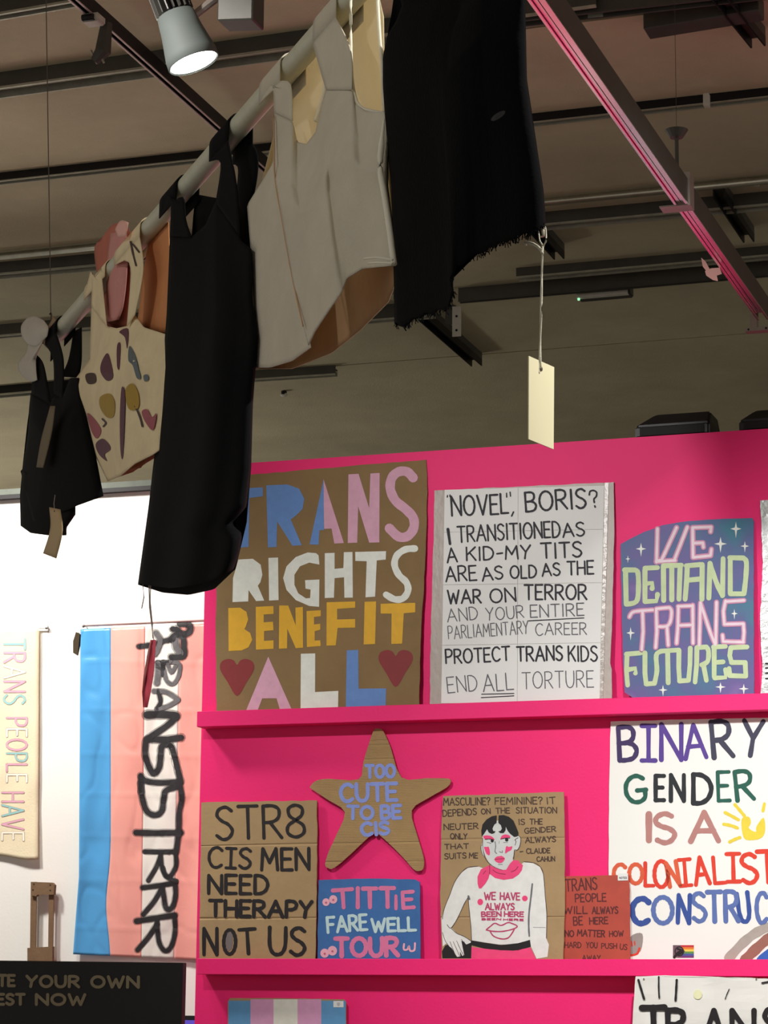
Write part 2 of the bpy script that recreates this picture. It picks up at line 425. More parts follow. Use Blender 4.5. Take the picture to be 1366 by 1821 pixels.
channel('ceiling_channel', 'steel channel behind the thin straps of the small black top', (0, 700), (160, 686), ZC - .14, 15, 4, ext=(4.0, .1), m=STEEL_D)
channel('ceiling_channel', 'dark steel channel along the top right edge of the ceiling', (960, 30), (1366, -16), ZB, 30, 9, ext=(.3, .6), m=STEEL, lipm=STEEL)
# conduit on the deep channel
A = onZ(0, 456, ZC - .022); Bq = onZ(1366, 320, ZC - .022)
bm = B(); tube(bm, [A - (Bq - A) * .06, A.lerp(Bq, .5), Bq + (Bq - A) * .1], .017, 10)
tag(obj('conduit', bm, GALV, None, True), 'shiny galvanised conduit pipe running along the deep ceiling channel', 'pipe')
# duct box in the top right corner
A = onZ(1144, 52, ZC - .065); Bq = onZ(1350, 18, ZC - .065)
bm = B(); obox(bm, A, Bq - A, Vector((0, .1, 0)), Vector((0, 0, .07)))
bmesh.ops.bevel(bm, geom=bm.edges[:], offset=.004, segments=1, affect='EDGES')
tag(obj('ceiling_box', bm, STEEL), 'flat dark rectangular box under the top right ceiling channel', 'box')

# ---- tracks running towards the display wall
def track(name, label, a, b, z, under, side, ext=(0, 0), strips=2, sm=None, group='ceiling tracks', um=None, lipm=None):
    """a->b: photo line of the left lower edge; under = width px, side = height px"""
    A = onZ(a[0], a[1], z); Bq = onZ(b[0], b[1], z); d = (Bq - A).normalized(); n = Vector((d.y, -d.x, 0))
    A = A - d * ext[0]; Bq = Bq + d * ext[1]
    dist = ((A + Bq) / 2 - EYE).length; w = under * dist / FPX; h = side * dist / FPX
    Lg = Bq - A
    t = thing(name, A, label, 'track', group)
    bm = B()
    obox(bm, A + Vector((0, 0, h * .5)), Lg, n * w, Vector((0, 0, h * .5)))
    obox(bm, A + n * (w - .004), Lg, n * .004, Vector((0, 0, h * .5))); obox(bm, A, Lg, n * .004, Vector((0, 0, h * .5)))
    obj('rail_body', bm, um or STEEL, t)
    for k in range(strips):
        o_ = A + n * (w * (.0 if strips == 2 else .3) + (w - .007) * k) - Vector((0, 0, .003))
        bm = B(); obox(bm, o_, Lg, n * .007, Vector((0, 0, .004))); obj('edge_strip', bm, lipm or LIPW, t)
    return t, A, d, n, w, h
tr1 = track('lighting_track', 'dark lighting track crossing the ceiling beside the bright spotlight', (123, 1), (390, 238), ZC - .14, 16, 26, ext=(1.5, .5), um=STEEL_D)
# ends above the wall; conductors catch the bounce from the pink wall
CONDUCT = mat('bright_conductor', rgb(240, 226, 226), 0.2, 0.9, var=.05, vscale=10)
tr2 = track('lighting_track', 'lighting track catching pink light, running down to the right edge', (959, 28), (1345, 566), ZC - 1.0, 26, 50, ext=(1.2, .02), strips=2, um=STEEL, lipm=CONDUCT)
t, A, d, n, w, h = tr2
for k in (.14, .53):
    bm = B(); obox(bm, A + n * w * k + Vector((0, 0, .004)), d * ((onZ(1345, 566, ZC - 1.0) - A).length - .05), n * w * .33, Vector((0, 0, .008)))
    obj('conductor', bm, CONDUCT, t)
# drop rod, canopy, bracket
pb = onZ(1205, 352, ZC - 1.0 + .03)
t = thing('track_hanger', (pb.x, pb.y, ZC), 'thin drop rod with round disc on top holding the pink-lit track', 'hanger')
pc = onY(1204, 234, pb.y); pc.x = pb.x
bm = B(); tube(bm, [pb, pc], .006, 8); obj('rod', bm, STEEL, t)
bm = B(); tube(bm, [pc - Vector((0, 0, .02)), pc + Vector((0, 0, .004))], [.02, .036], 14); obj('canopy', bm, STEEL, t)
bm = B(); tube(bm, [pc, (pc.x, pc.y, ZC + .004)], .0008, 5); obj('cable', bm, STEEL, t)
CLEAR = mat('grey_bracket', rgb(150, 140, 132), .4, .3)
bm = B(); box(bm, pb - Vector((.05, .03, .035)), pb + Vector((.045, .03, -.0305)))
box(bm, pb + Vector((.0, -.03, -.03)), pb + Vector((.045, .03, .07))); obj('bracket', bm, CLEAR, t)
# end clamp
pe = onZ(1342, 585, ZC - 1.0)
t = thing('track_end_clamp', pe, 'small grey clamp with screw holes at the lower end of the pink-lit track', 'clamp')
bm = B(); box(bm, pe + Vector((-.03, -.02, -.012)), pe + Vector((.06, .02, .0))); box(bm, pe + Vector((-.012, -.018, 0)), pe + Vector((.012, .018, .05))); obj('plate', bm, CLEAR, t)
for k in (-.018, .045):
    bm = B(); c = pe + Vector((k, -.021, -.006)); tube(bm, [c, c + Vector((0, .003, 0))], .004, 8); obj('screw', bm, STEEL_D, t)
def shortbar(label, a, b, z, w, h, m=STEEL_D, name='short_rail'):
    A = onZ(*a, z); Bq = onZ(*b, z); d = (Bq - A).normalized(); n = Vector((d.y, -d.x, 0))
    t = thing(name, A, label, 'rail', 'short ceiling rails')
    bm = B(); obox(bm, A + Vector((0, 0, h * .5)), Bq - A, n * w, Vector((0, 0, h * .5))); obj('web', bm, STEEL, t)
    bm = B(); obox(bm, A, Bq - A, n * .006, Vector((0, 0, h * .5))); obox(bm, A + n * (w - .006), Bq - A, n * .006, Vector((0, 0, h * .5))); obj('flange', bm, m, t)
shortbar('dark slanting rail end under the ragged hem of the near black garment', (700, 532), (838, 652), ZC - .07, .06, .07)
shortbar('dark slanting rail in the top right corner ending in mid air', (1240, -30), (1335, 86), ZC - .07, .055, .07)
shortbar('short dark slanting rail to the right of the drop rod', (1268, 352), (1322, 432), ZC - .07, .05, .07)
shortbar('dark slanting rail glimpsed behind the cord of the cream tag', (930, 402), (985, 462), ZC - .07, .05, .07)
# clips, bracket, emergency light
def clip(label, x, y, z, w, h, m, d=.03, name='rail_clip'):
    p = onZ(x, y, z); bm = B(); box(bm, p + Vector((-w / 2, -d / 2, 0)), p + Vector((w / 2, d / 2, h)))
    bmesh.ops.bevel(bm, geom=bm.edges[:], offset=.0025, segments=1, affect='EDGES')
    return tag(obj(name, bm, m), label, 'clip')
WPLATE = mat('white_enamel', rgb(205, 200, 188), .5, var=.1, vscale=30)
clip('small cream clip on the thin ceiling rail, right of the lighting track', 1257, 190, ZC - .075, .022, .05, WPLATE)
clip('small pale clip on the shiny conduit at the right edge', 1345, 330, ZB + .04, .022, .05, WPLATE)
p = onZ(812, 598, ZC - .2)
t = thing('junction_plate', p, 'white metal plate hanging under the channel right of the ragged hem', 'bracket')
bm = B(); box(bm, p + Vector((-.022, 0, 0)), p + Vector((.022, .006, .15))); obj('plate', bm, WPLATE, t)
bm = B(); box(bm, p + Vector((-.06, .0065, .07)), p + Vector((-.01, .03, .16))); obj('back_plate', bm, STEEL, t)
for k in (.03, .1):
    bm = B(); c = p + Vector((0, -.003, k)); tube(bm, [c, c + Vector((0, .0025, 0))], .006, 8); obj('screw', bm, STEEL_D, t)
p = onZ(1025, 530, ZC - .069); 
t = thing('emergency_light', p, 'grey emergency light with a tiny green indicator under the dull channel', 'light')
bm = B(); box(bm, p, p + Vector((.26, .08, .07))); bmesh.ops.bevel(bm, geom=bm.edges[:], offset=.006, segments=2, affect='EDGES'); obj('housing', bm, STEEL, t)
bm = B(); box(bm, p + Vector((.0, -.004, -.002)), p + Vector((.25, .02, .018))); obj('diffuser', bm, WPLATE, t)
bm = B(); c = p + Vector((.012, .0, -.012)); tube(bm, [c, c + Vector((0, 0, .01))], .006, 8)
obj('indicator', bm, mat('green_led', rgb(120, 220, 140), .4, emit=((.35, 1, .5, 1), 1.2)), t)['label'] = 'green indicator lamp'
A = onZ(1153, 502, ZC - .02); Bq = onZ(1220, 495, ZC - .02)
bm = B(); obox(bm, A, Bq - A, Vector((0, .03, 0)), Vector((0, 0, .02))); tag(obj('small_tube_lamp', bm, CLEAR), 'short pale strip under the dull channel, left of the pink ribbon', 'strip')
# pale sensor on the ceiling
p = onZ(505, 702, ZC - .02)
bm = B(); bmesh.ops.create_uvsphere(bm, u_segments=10, v_segments=6, radius=.022); bmesh.ops.scale(bm, vec=(1, .7, .6), verts=bm.verts); bmesh.ops.translate(bm, vec=p, verts=bm.verts)
t = thing('ceiling_sensor', p, 'tiny white ceiling fitting below the hem of the grey vest', 'sensor'); obj('cap', bm, WPLATE, t)
bm = B(); tube(bm, [p, p + Vector((0, 0, .02))], .016, 10); obj('base', bm, STEEL_D, t)
# clamp and small spotlight head on the left track
zz = ZC - .14
p = onZ(165, 28, zz)
t = thing('track_clamp', p, 'pale clamp with dangling spring catch on the left lighting track', 'clamp')
bm = B(); box(bm, p + Vector((-.03, -.03, -.03)), p + Vector((.035, .03, .0))); bmesh.ops.bevel(bm, geom=bm.edges[:], offset=.006, segments=2, affect='EDGES'); obj('body', bm, WPLATE, t)
bm = B(); tube(bm, [p + Vector((-.02, -.035, -.02)), p + Vector((.02, -.035, -.02))], .012, 10); obj('bolt', bm, STEEL_D, t)
p2 = onZ(184, 62, zz - .04)
bm = B(); tube(bm, [p2 + Vector((.01, 0, .04)), p2 + Vector((0, 0, -.06)), p2 + Vector((-.03, 0, -.09))], [.02, .028, .016], 10); obj('knuckle', bm, STEEL, t)
for k in (-.045, -.02):
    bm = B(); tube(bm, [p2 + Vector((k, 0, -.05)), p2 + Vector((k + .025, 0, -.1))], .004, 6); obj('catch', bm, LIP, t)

# ---- the lit spotlight
LZ = ZC - .75
pc = onZ(345, 113, LZ)
t = thing('ceiling_spotlight', pc, 'lit round spotlight with ribbed heat sink hanging from the ceiling', 'spotlight')
ax = Vector((-.36, -.14, 1)).normalized(); e1 = ax.cross(Vector((0, 1, 0))).normalized(); e2 = ax.cross(e1)
LR = .073
def ringpts(c, r, n=28): return [c + e1 * math.cos(2 * math.pi * k / n) * r + e2 * math.sin(2 * math.pi * k / n) * r for k in range(n)]
HS = mat('lamp_grey', rgb(92, 98, 94), .7, .0)
bm = B(); prev = None
for hh, rr in ((0, LR), (.002, LR + .003), (.03, LR + .002), (.10, .062), (.155, .055), (.16, .03)):
    cur = [bm.verts.new(q) for q in ringpts(pc + ax * hh, rr)]
    if prev:
        for k in range(28): bm.faces.new((prev[k], prev[(k + 1) % 28], cur[(k + 1) % 28], cur[k]))
    prev = cur
bm.faces.new(prev); obj('housing', bm, HS, t, True)
bm = B(); bm.faces.new([bm.verts.new(q) for q in ringpts(pc + ax * .004, LR - .004)])
obj('lens', bm, mat('lamp_glow', (1, 1, 1, 1), .5, emit=((1, .97, .92, 1), 18)), t)['label'] = 'glowing round lens'
for k in range(9):
    an = 2 * math.pi * (k + .5) / 9 * .5
    o_ = pc + ax * .16
    bm = B(); v = e1 * math.cos(an) + e2 * math.sin(an); w_ = e1 * -math.sin(an) + e2 * math.cos(an)
    obox(bm, o_ - v * .056 - w_ * .002, v * .112, w_ * .004, ax * .1); obj('fin', bm, STEEL, t)
bm = B(); tube(bm, [pc + ax * .155, pc + ax * .27], .03, 12); obj('core', bm, STEEL_D, t)
spot('ceiling_spotlight_beam', pc - ax * .03, pc - ax * 2 , 60, 80, .6)
# driver box that carries it, and its stem up to the ceiling
q = pc + Vector((.055, .03, .135))
bm = B(); obox(bm, q, Vector((.11, 0, -.01)), Vector((0, .09, 0)), Vector((0, 0, .30)))
bmesh.ops.bevel(bm, geom=bm.edges[:], offset=.004, segments=1, affect='EDGES'); obj('driver_box', bm, STEEL, t)
bm = B(); tube(bm, [q + Vector((.05, .045, .3)), Vector((q.x + .05, q.y + .045, ZC + .01))], .012, 8); obj('stem', bm, STEEL_D, t)
bm = B(); tube(bm, [pc + ax * .12, q + Vector((.0, .04, .1))], .012, 8); obj('arm', bm, CLEAR, t)

# ---- black boxes on top of the pink wall
BLK = mat('black_plastic', rgb(22, 22, 26), .45, var=.1, vscale=20, bump=.1, bscale=200)
def speaker(xa, ya, xb, ht, label):
    a_ = onY(xa, ya, YP + .03); b_ = onY(xb, ya - .062 * (xb - xa), YP + .03)
    t = thing('loudspeaker', (a_.x, a_.y, zt), label, 'speaker', 'black boxes on the pink wall')
    bm = B(); zt2 = zt + .002; wx = b_.x - a_.x
    f = [(a_.x, YP + .03), (b_.x, YP + .03), (b_.x, YP + .24), (a_.x, YP + .24)]
    lo = [bm.verts.new((x, y, zt2)) for x, y in f]; mi = [bm.verts.new((x, y, zt2 + ht * .45)) for x, y in f]
    up = [bm.verts.new((x, y, zt2 + ht)) for x, y in ((a_.x + wx * .22, YP + .10), (b_.x - wx * .03, YP + .10), (b_.x - wx * .03, YP + .23), (a_.x + wx * .22, YP + .23))]
    bm.faces.new(lo[::-1]); bm.faces.new(up)
    for P_, Q_ in ((lo, mi), (mi, up)):
        for k in range(4): bm.faces.new((P_[k], P_[(k + 1) % 4], Q_[(k + 1) % 4], Q_[k]))
    bmesh.ops.bevel(bm, geom=bm.edges[:], offset=.008, segments=2, affect='EDGES'); obj('cabinet', bm, BLK, t)
    bm = B(); box(bm, (a_.x + .02, YP + .027, zt2 + .008), (b_.x - .02, YP + .0295, zt2 + ht * .38)); obj('grille', bm, mat('grille_black', rgb(12, 12, 14), .7), t)
    return t
speaker(1129, 776, 1262, .105, 'black wedge-shaped box on the pink wall, left of the other')
speaker(1314, 765, 1420, .095, 'black rounded box on the pink wall at the right frame edge')

# ------------------------------------------------------------------ sign materials
CARD = mat('cardboard', rgb(172, 145, 106), .85, var=.1, vscale=7, bump=.2, bscale=70)
CARD2 = mat('cardboard_dark', rgb(140, 115, 78), .85, var=.12, vscale=5, bump=.25, bscale=70)
CARD_S = mat('cardboard_star', rgb(178, 148, 102), .85, var=.1, vscale=9, bump=.5, bscale=60, flute=('Z', 70))
GREYCARD = mat('taped_grey_card', rgb(180, 170, 162), .4, var=.1, vscale=20, bump=.5, bscale=50, stretch=(1, 1, .5))
PAPER = mat('white_paper', rgb(232, 234, 232), .55, var=.03, vscale=3, bump=.15, bscale=15)
WBOARD = mat('white_board', rgb(244, 245, 240), .6, var=.015, vscale=3)
SHEET = mat('crumpled_white_sheet', rgb(232, 232, 226), .6, var=.03, vscale=3, bump=.2, bscale=20)
def P_(name, *c, **k):
    k.setdefault('var', .08); k.setdefault('vscale', 30); k.setdefault('rough', .6)
    return mat(name, rgb(*c), **k)
pWHITE = P_('paint_white', 232, 236, 228); pPINK = P_('paint_soft_pink', 218, 166, 190); pBLUE = P_('paint_sky_blue', 100, 142, 206)
pYEL = P_('paint_mustard', 228, 176, 40); pRED = P_('paint_dark_red', 136, 42, 44); pBLACK = P_('paint_black', 26, 20, 24)
INK = P_('marker_black', 28, 26, 38); INKG = P_('marker_grey', 96, 96, 104); INKB = P_('marker_brown', 74, 54, 44)

# ---- 1 TRANS RIGHTS BENEFIT ALL
def PL(Y, z=2.0, tilt=.035):
    return Plane((0, Y, z), (0, -math.cos(tilt), math.sin(tilt)))
c1 = crop(370, 800, 3.3317)
p1 = PL(YP - .040, Z1)
s1 = board('cardboard_sign', 'tall brown cardboard sign with white, pink, yellow and blue cut-out letters and two hearts', 'sign',
           [c1(*q) for q in ((180, 160), (245, 148), (700, 108), (1292, 58), (1300, 250), (1285, 700), (1262, 1100), (1248, 1560), (50, 1600), (45, 1000), (60, 300), (75, 175))],
           p1, .006, CARD2, rest=Z1)
def ink(name, m, sgn, pl, cr, lab=None, off=.0007): return Ink(name, m, sgn, pl, off, cr, lab)
k = ink('letters', pBLUE, s1, p1, c1, 'blue painted letters T, R and half an A')
k.poly([(95, 235), (325, 222), (325, 275), (245, 285), (240, 575), (180, 580), (180, 290), (95, 290)])
k.poly([(345, 210), (470, 205), (540, 230), (570, 290), (560, 350), (520, 390), (490, 412), (555, 565), (500, 568), (410, 425), (405, 575), (355, 578)])
k.poly([(685, 175), (687, 475), (660, 475), (655, 562), (602, 560)]); k.done()
k = ink('letters', pPINK, s1, p1, c1, 'soft pink painted letters half A, N, S')
k.poly([(684, 172), (805, 552), (748, 555), (732, 466), (688, 468)])
k.poly([(832, 145), (892, 142), (955, 345), (962, 140), (1017, 137), (1015, 548), (955, 550), (890, 335), (884, 550), (828, 552)])
k.line([(1215, 165), (1180, 130), (1130, 130), (1090, 165), (1080, 230), (1110, 300), (1170, 350), (1215, 400), (1220, 460), (1185, 510), (1130, 515), (1075, 465)], 56, jit=.03); k.done()
k = ink('letters', pWHITE, s1, p1, c1, 'white painted letters of the second row')
k.poly([(180, 650), (265, 645), (312, 680), (322, 740), (310, 785), (295, 805), (333, 893), (285, 896), (240, 830), (238, 898), (145, 902), (148, 760)])
k.poly([(358, 640), (415, 638), (418, 890), (362, 893)])
k.poly(circ(0, 0, 1, n=1) and [(655, 625), (660, 680), (600, 668), (545, 690), (512, 740), (512, 800), (535, 850), (580, 880), (605, 878), (608, 828), (578, 822), (575, 772), (660, 768), (658, 930), (600, 925), (520, 890), (465, 830), (445, 760), (465, 690), (520, 635), (590, 608), (640, 612)])
k.poly([(692, 612), (750, 610), (750, 705), (802, 700), (805, 606), (856, 605), (858, 875), (808, 876), (806, 755), (750, 760), (746, 876), (692, 878)])
k.poly([(872, 605), (1055, 600), (1053, 650), (1000, 655), (990, 870), (933, 874), (940, 660), (873, 658)])
k.line([(1225, 585), (1170, 590), (1120, 625), (1105, 680), (1130, 740), (1175, 785), (1185, 835), (1155, 880), (1105, 885), (1055, 858)], 40, jit=.05); k.done()
k = ink('letters', pYEL, s1, p1, c1, 'mustard yellow painted letters of the third row')
k.poly([(120, 937), (190, 935), (228, 960), (238, 1005), (222, 1050), (215, 1062), (250, 1085), (262, 1125), (240, 1170), (200, 1188), (122, 1192)])
k.poly([(283, 930), (388, 925), (388, 972), (330, 975), (330, 1022), (385, 1018), (388, 1068), (332, 1073), (332, 1132), (388, 1128), (388, 1178), (284, 1184)])
k.poly([(422, 922), (475, 922), (520, 1040), (518, 935), (562, 930), (563, 1172), (520, 1175), (470, 1060), (468, 1176), (420, 1178)])
k.poly([(584, 955), (668, 950), (668, 985), (628, 990), (628, 1035), (665, 1030), (665, 1065), (632, 1075), (632, 1130), (665, 1128), (668, 1162), (586, 1168)])
k.poly([(703, 903), (872, 898), (872, 935), (765, 942), (765, 1005), (872, 1002), (872, 1053), (768, 1055), (757, 1158), (702, 1160)])
k.poly([(928, 900), (996, 898), (990, 1150), (922, 1153)])
k.poly([(1023, 912), (1228, 906), (1228, 962), (1160, 968), (1150, 1148), (1086, 1150), (1088, 970), (1023, 970)]); k.done()
k = ink('letter', pPINK, s1, p1, c1, 'soft pink painted letter A of the last row')
for q in ([(357, 1225), (510, 1570), (435, 1570), (405, 1468), (357, 1400)], [(357, 1225), (357, 1470), (322, 1470), (285, 1570), (215, 1570)], [(300, 1400), (420, 1400), (420, 1472), (300, 1472)]): k.poly(q)
k.done()
k = ink('letter', pWHITE, s1, p1, c1, 'white painted letter L'); k.poly([(550, 1208), (635, 1206), (634, 1435), (772, 1428), (770, 1560), (548, 1560)]); k.done()
k = ink('letter', pBLUE, s1, p1, c1, 'blue painted letter L'); k.poly([(822, 1188), (890, 1185), (892, 1415), (1055, 1413), (1052, 1560), (816, 1560)]); k.done()
def heart(cx, cy, w, h):
    return [(cx, cy + h), (cx - w * .28, cy + h * .62), (cx - w * .5, cy + h * .27), (cx - w * .46, cy + h * .06), (cx - w * .27, cy - h * .02), (cx - w * .1, cy + h * .02), (cx, cy + h * .14),
            (cx + w * .1, cy + h * .02), (cx + w * .27, cy - h * .02), (cx + w * .46, cy + h * .06), (cx + w * .5, cy + h * .27), (cx + w * .28, cy + h * .62)]
for cx, cy in ((172, 1243), (1112, 1190)):
    k = ink('heart', pRED, s1, p1, c1, None); k.poly(heart(cx, cy, 200, 215), True); k.done()

# ---- 2 NOVEL
c2 = crop(750, 840, 3.7944); p2 = PL(YP - .040, Z1)
s2 = board('protest_sign', 'grey taped card with eight white sheets and long handwritten black message', 'sign',
           [c2(*q) for q in ((86, 122), (650, 96), (1296, 66), (1300, 420), (1288, 900), (1272, 1290), (1282, 1330), (1282, 1600), (56, 1620), (58, 1300), (70, 800), (82, 400))], p2, .006, GREYCARD, rest=Z1)
ys = [(118, 90), (405, 385), (760, 745), (1168, 1150), (1560, 1550)]
xl = lambda y: 155 - (y - 120) * .016; xm = lambda y: 652 - (y - 120) * .004; xr = lambda y: 1235 - (y - 90) * .022
for r_ in range(4):
    for f0, f1 in ((xl, xm), (xm, xr)):
        y0, y1 = ys[r_], ys[r_ + 1]
        tt = lambda x, pr: pr[0] + (pr[1] - pr[0]) * (x - 150) / 1080
        q = [(f0(y0[0]), tt(f0(y0[0]), y0)), (f1(y0[0]) - 2, tt(f1(y0[0]), y0)), (f1(y1[0]) - 2, tt(f1(y1[0]), y1) - 2), (f0(y1[0]), tt(f0(y1[0]), y1) - 2)]
        bm = B(); fill(bm, [c2(*v) for v in q], p2.at(.0012 + random.random() * .0006))
        obj('paper_sheet', bm, PAPER, s2, solid=.0004)
bm = B(); 
for a_ in ((1236, 70, 1262, 1580),):
    fill(bm, [c2(a_[0], a_[1]), c2(a_[2], a_[1] - 2), c2(a_[2] - 40, a_[3]), c2(a_[0] - 36, a_[3])], p2.at(.0022))
obj('tape_strip', bm, mat('clear_tape', rgb(176, 168, 160), .28, bump=.8, bscale=35, spec=.6), s2, solid=.0003)
for ln in (('"NOVEL", BORIS?', 0),): pass
def T2(t, a, b, h, w=11, m=INK, **k_):
    i_ = ink('handwriting', m, s2, p2, c2, off=.0026); i_.word(t, a, b, h, w, **k_); i_.done()
T2('"', (180, 205), (205, 200), 50, 8); T2('NOVEL', (205, 295), (585, 275), 130, 14); T2(',', (605, 275), (622, 275), 100, 11); T2('"', (598, 255), (634, 245), 118, 9)
T2('BORIS', (705, 265), (1110, 238), 128, 15); T2('?', (1148, 238), (1200, 228), 112, 12)
T2('I', (184, 482), (198, 480), 100, 19); T2('TRANSITIONED', (245, 470), (935, 435), 105, 12); T2('AS', (955, 438), (1100, 425), 90, 12)
T2('A', (175, 610), (240, 604), 95, 12); T2('KID-MY', (305, 595), (735, 580), 88, 12); T2('TITS', (808, 580), (1080, 568), 100, 13)
T2('ARE', (165, 738), (370, 725), 98, 12); T2('AS', (412, 732), (550, 715), 85, 12); T2('OLD', (600, 715), (775, 710), 82, 12); T2('AS', (815, 702), (935, 692), 82, 12); T2('THE', (985, 690), (1160, 685), 88, 12)
T2('WAR', (178, 885), (400, 878), 88, 13); T2('ON', (466, 880), (635, 868), 90, 12); T2('TERROR', (695, 860), (1112, 855), 98, 13)
T2('AND', (176, 1010), (380, 990), 85, 7, INKG); T2('YOUR', (438, 1000), (690, 978), 82, 7, INKG); T2('ENTIRE', (735, 978), (1095, 965), 82, 8, INKG)
T2('PARLIAMENTARY', (182, 1125), (722, 1085), 85, 6, INKG); T2('CAREER', (770, 1098), (1112, 1092), 78, 7, INKG)
T2('PROTECT', (165, 1290), (595, 1268), 92, 12); T2('TRANS', (645, 1275), (950, 1266), 95, 13); T2('KIDS', (992, 1275), (1185, 1270), 100, 12)
T2('END', (178, 1490), (378, 1470), 105, 7, INKG); T2('ALL', (418, 1480), (620, 1465), 112, 8, INKG); T2('TORTURE', (680, 1460), (1160, 1448), 110, 7, INKG)
i_ = ink('underline', INK, s2, p2, c2, off=.0026)
i_.line([(722, 1002), (1095, 982)], 7).line([(405, 1497), (622, 1492)], 6).line([(402, 1520), (622, 1508)], 6); i_.done()

# ---- 3 WE DEMAND TRANS FUTURES
c3 = crop(1076, 900, 4.7103); p3 = PL(YP - .040, Z1)
GAL = bpy.data.materials.new('galaxy_paint'); GAL.use_nodes = True; nt = GAL.node_tree; b = nt.nodes['Principled BSDF']; b.inputs['Roughness'].default_value = .55
tc = nt.nodes.new('ShaderNodeTexCoord'); nz = nt.nodes.new('ShaderNodeTexNoise'); nz.inputs['Scale'].default_value = 4.5; nz.inputs['Detail'].default_value = 3
cr_ = nt.nodes.new('ShaderNodeValToRGB'); nt.links.new(tc.outputs['Object'], nz.inputs['Vector']); nt.links.new(nz.outputs['Fac'], cr_.inputs[0]); nt.links.new(cr_.outputs[0], b.inputs['Base Color'])
e = cr_.color_ramp.elements; e[0].position = .3; e[0].color = rgb(50, 118, 142); e[1].position = .75; e[1].color = rgb(146, 112, 176)
x_ = cr_.color_ramp.elements.new(.44); x_.color = rgb(76, 94, 144); x_ = cr_.color_ramp.elements.new(.56); x_.color = rgb(98, 84, 148)
s3 = board('painted_sign', 'purple and teal galaxy sign with a slanted top left corner, stars and outlined letters', 'sign',
           [c3(*q) for q in ((130, 320), (190, 285), (330, 215), (480, 160), (700, 125), (1000, 105), (1235, 100), (1248, 130), (1246, 800), (1252, 1660), (330, 1680), (240, 1610), (165, 1560), (150, 1300), (138, 800))], p3, .005, GAL, rest=Z1, creases=(), amp=.5)
LIME = P_('paint_pale_lime', 196, 214, 168); PK = P_('paint_outline_pink', 204, 140, 172); LPK = P_('paint_pale_pink', 232, 212, 224)
def outl(strokes, w, dark=PK, light=LPK, lab=None):
    a_ = ink('letters', dark, s3, p3, c3, lab)
    for s_ in strokes: a_.line(s_, w, sm=len(s_) > 3, jit=.03)
    a_.done()
    if light:
        a_ = ink('letter_fill', light, s3, p3, c3, off=.0013)
        for s_ in strokes: a_.line(s_, w * .5, sm=len(s_) > 3, jit=.05)
        a_.done()
outl([[(440, 190), (432, 470)], [(432, 458), (475, 452)], [(600, 180), (480, 440)], [(690, 175), (580, 455)], [(430, 465), (590, 455)],
      [(735, 180), (738, 420)], [(735, 180), (890, 175)], [(890, 175), (885, 215)], [(750, 310), (820, 308)], [(820, 308), (825, 345)], [(738, 430), (885, 415)], [(885, 415), (892, 360)]], 46, lab='pink outlined letters of the top row')
def blk(strokes, w, lab):
    a_ = ink('letters', LIME, s3, p3, c3, lab)
    for s_ in strokes: a_.line(s_, w, sm=len(s_) > 3, jit=.05)
    a_.done()
blk([[(172, 540), (178, 815)], [(165, 535), (250, 535)], [(250, 535), (276, 560), (280, 700), (262, 800), (178, 822)],
     [(335, 535), (335, 800)], [(335, 520), (440, 515)], [(340, 650), (395, 645), (395, 690)], [(335, 800), (430, 795), (440, 740)],
     [(490, 505), (492, 790)], [(490, 500), (640, 495)], [(560, 510), (560, 785)], [(630, 500), (620, 780)],
     [(690, 500), (685, 620), (672, 780)], [(680, 500), (800, 490)], [(815, 490), (812, 780)], [(700, 620), (810, 610)],
     [(880, 490), (870, 770)], [(880, 480), (905, 560), (950, 680), (985, 745)], [(990, 440), (985, 750)],
     [(1050, 440), (1050, 730)], [(1045, 432), (1160, 435)], [(1160, 435), (1185, 470), (1180, 600), (1165, 735)], [(1050, 735), (1165, 735)]], 42, 'pale lime letters of the second row')
outl([[(205, 930), (225, 895), (270, 880), (400, 870)], [(315, 890), (320, 1050), (308, 1205)],
      [(430, 865), (435, 1050), (425, 1185)], [(430, 860), (540, 850)], [(540, 850), (558, 880), (550, 960), (520, 1005), (450, 1010)], [(520, 1010), (530, 1165)],
      [(615, 850), (612, 1000), (600, 1150)], [(612, 840), (730, 835)], [(735, 830), (738, 1150)], [(620, 1000), (735, 995)],
      [(800, 820), (795, 1000), (790, 1165)], [(800, 810), (830, 900), (880, 1050), (925, 1160)], [(935, 805), (928, 1150)],
      [(1165, 790), (1010, 800)], [(1010, 795), (992, 880), (1000, 985)], [(1000, 990), (1160, 985)], [(1160, 985), (1165, 1060), (1158, 1140)], [(1160, 1140), (990, 1135)], [(990, 1135), (985, 1080)]], 44, lab='pink outlined letters of the third row')
blk([[(185, 1250), (180, 1380), (190, 1500)], [(180, 1240), (300, 1230)], [(195, 1370), (255, 1360), (255, 1400)],
     [(335, 1230), (335, 1400), (345, 1490)], [(345, 1490), (415, 1485)], [(415, 1485), (435, 1380), (430, 1250), (470, 1215)], [(470, 1215), (620, 1205)], [(525, 1220), (530, 1480)],
     [(620, 1210), (618, 1350), (625, 1465)], [(625, 1465), (700, 1460)], [(715, 1190), (712, 1330), (700, 1460)],
     [(770, 1190), (768, 1330), (755, 1475)], [(770, 1185), (850, 1180)], [(855, 1185), (868, 1220), (860, 1300), (810, 1330)], [(825, 1330), (850, 1460)],
     [(915, 1185), (915, 1430)], [(910, 1180), (1010, 1175)], [(920, 1310), (990, 1305)], [(920, 1440), (1010, 1435), (1010, 1370)],
     [(1190, 1180), (1060, 1185)], [(1055, 1185), (1045, 1250), (1060, 1310)], [(1060, 1310), (1175, 1310)], [(1175, 1310), (1180, 1420)], [(1180, 1425), (1045, 1420)], [(1045, 1420), (1040, 1360)]], 40, 'pale lime letters of the bottom row')
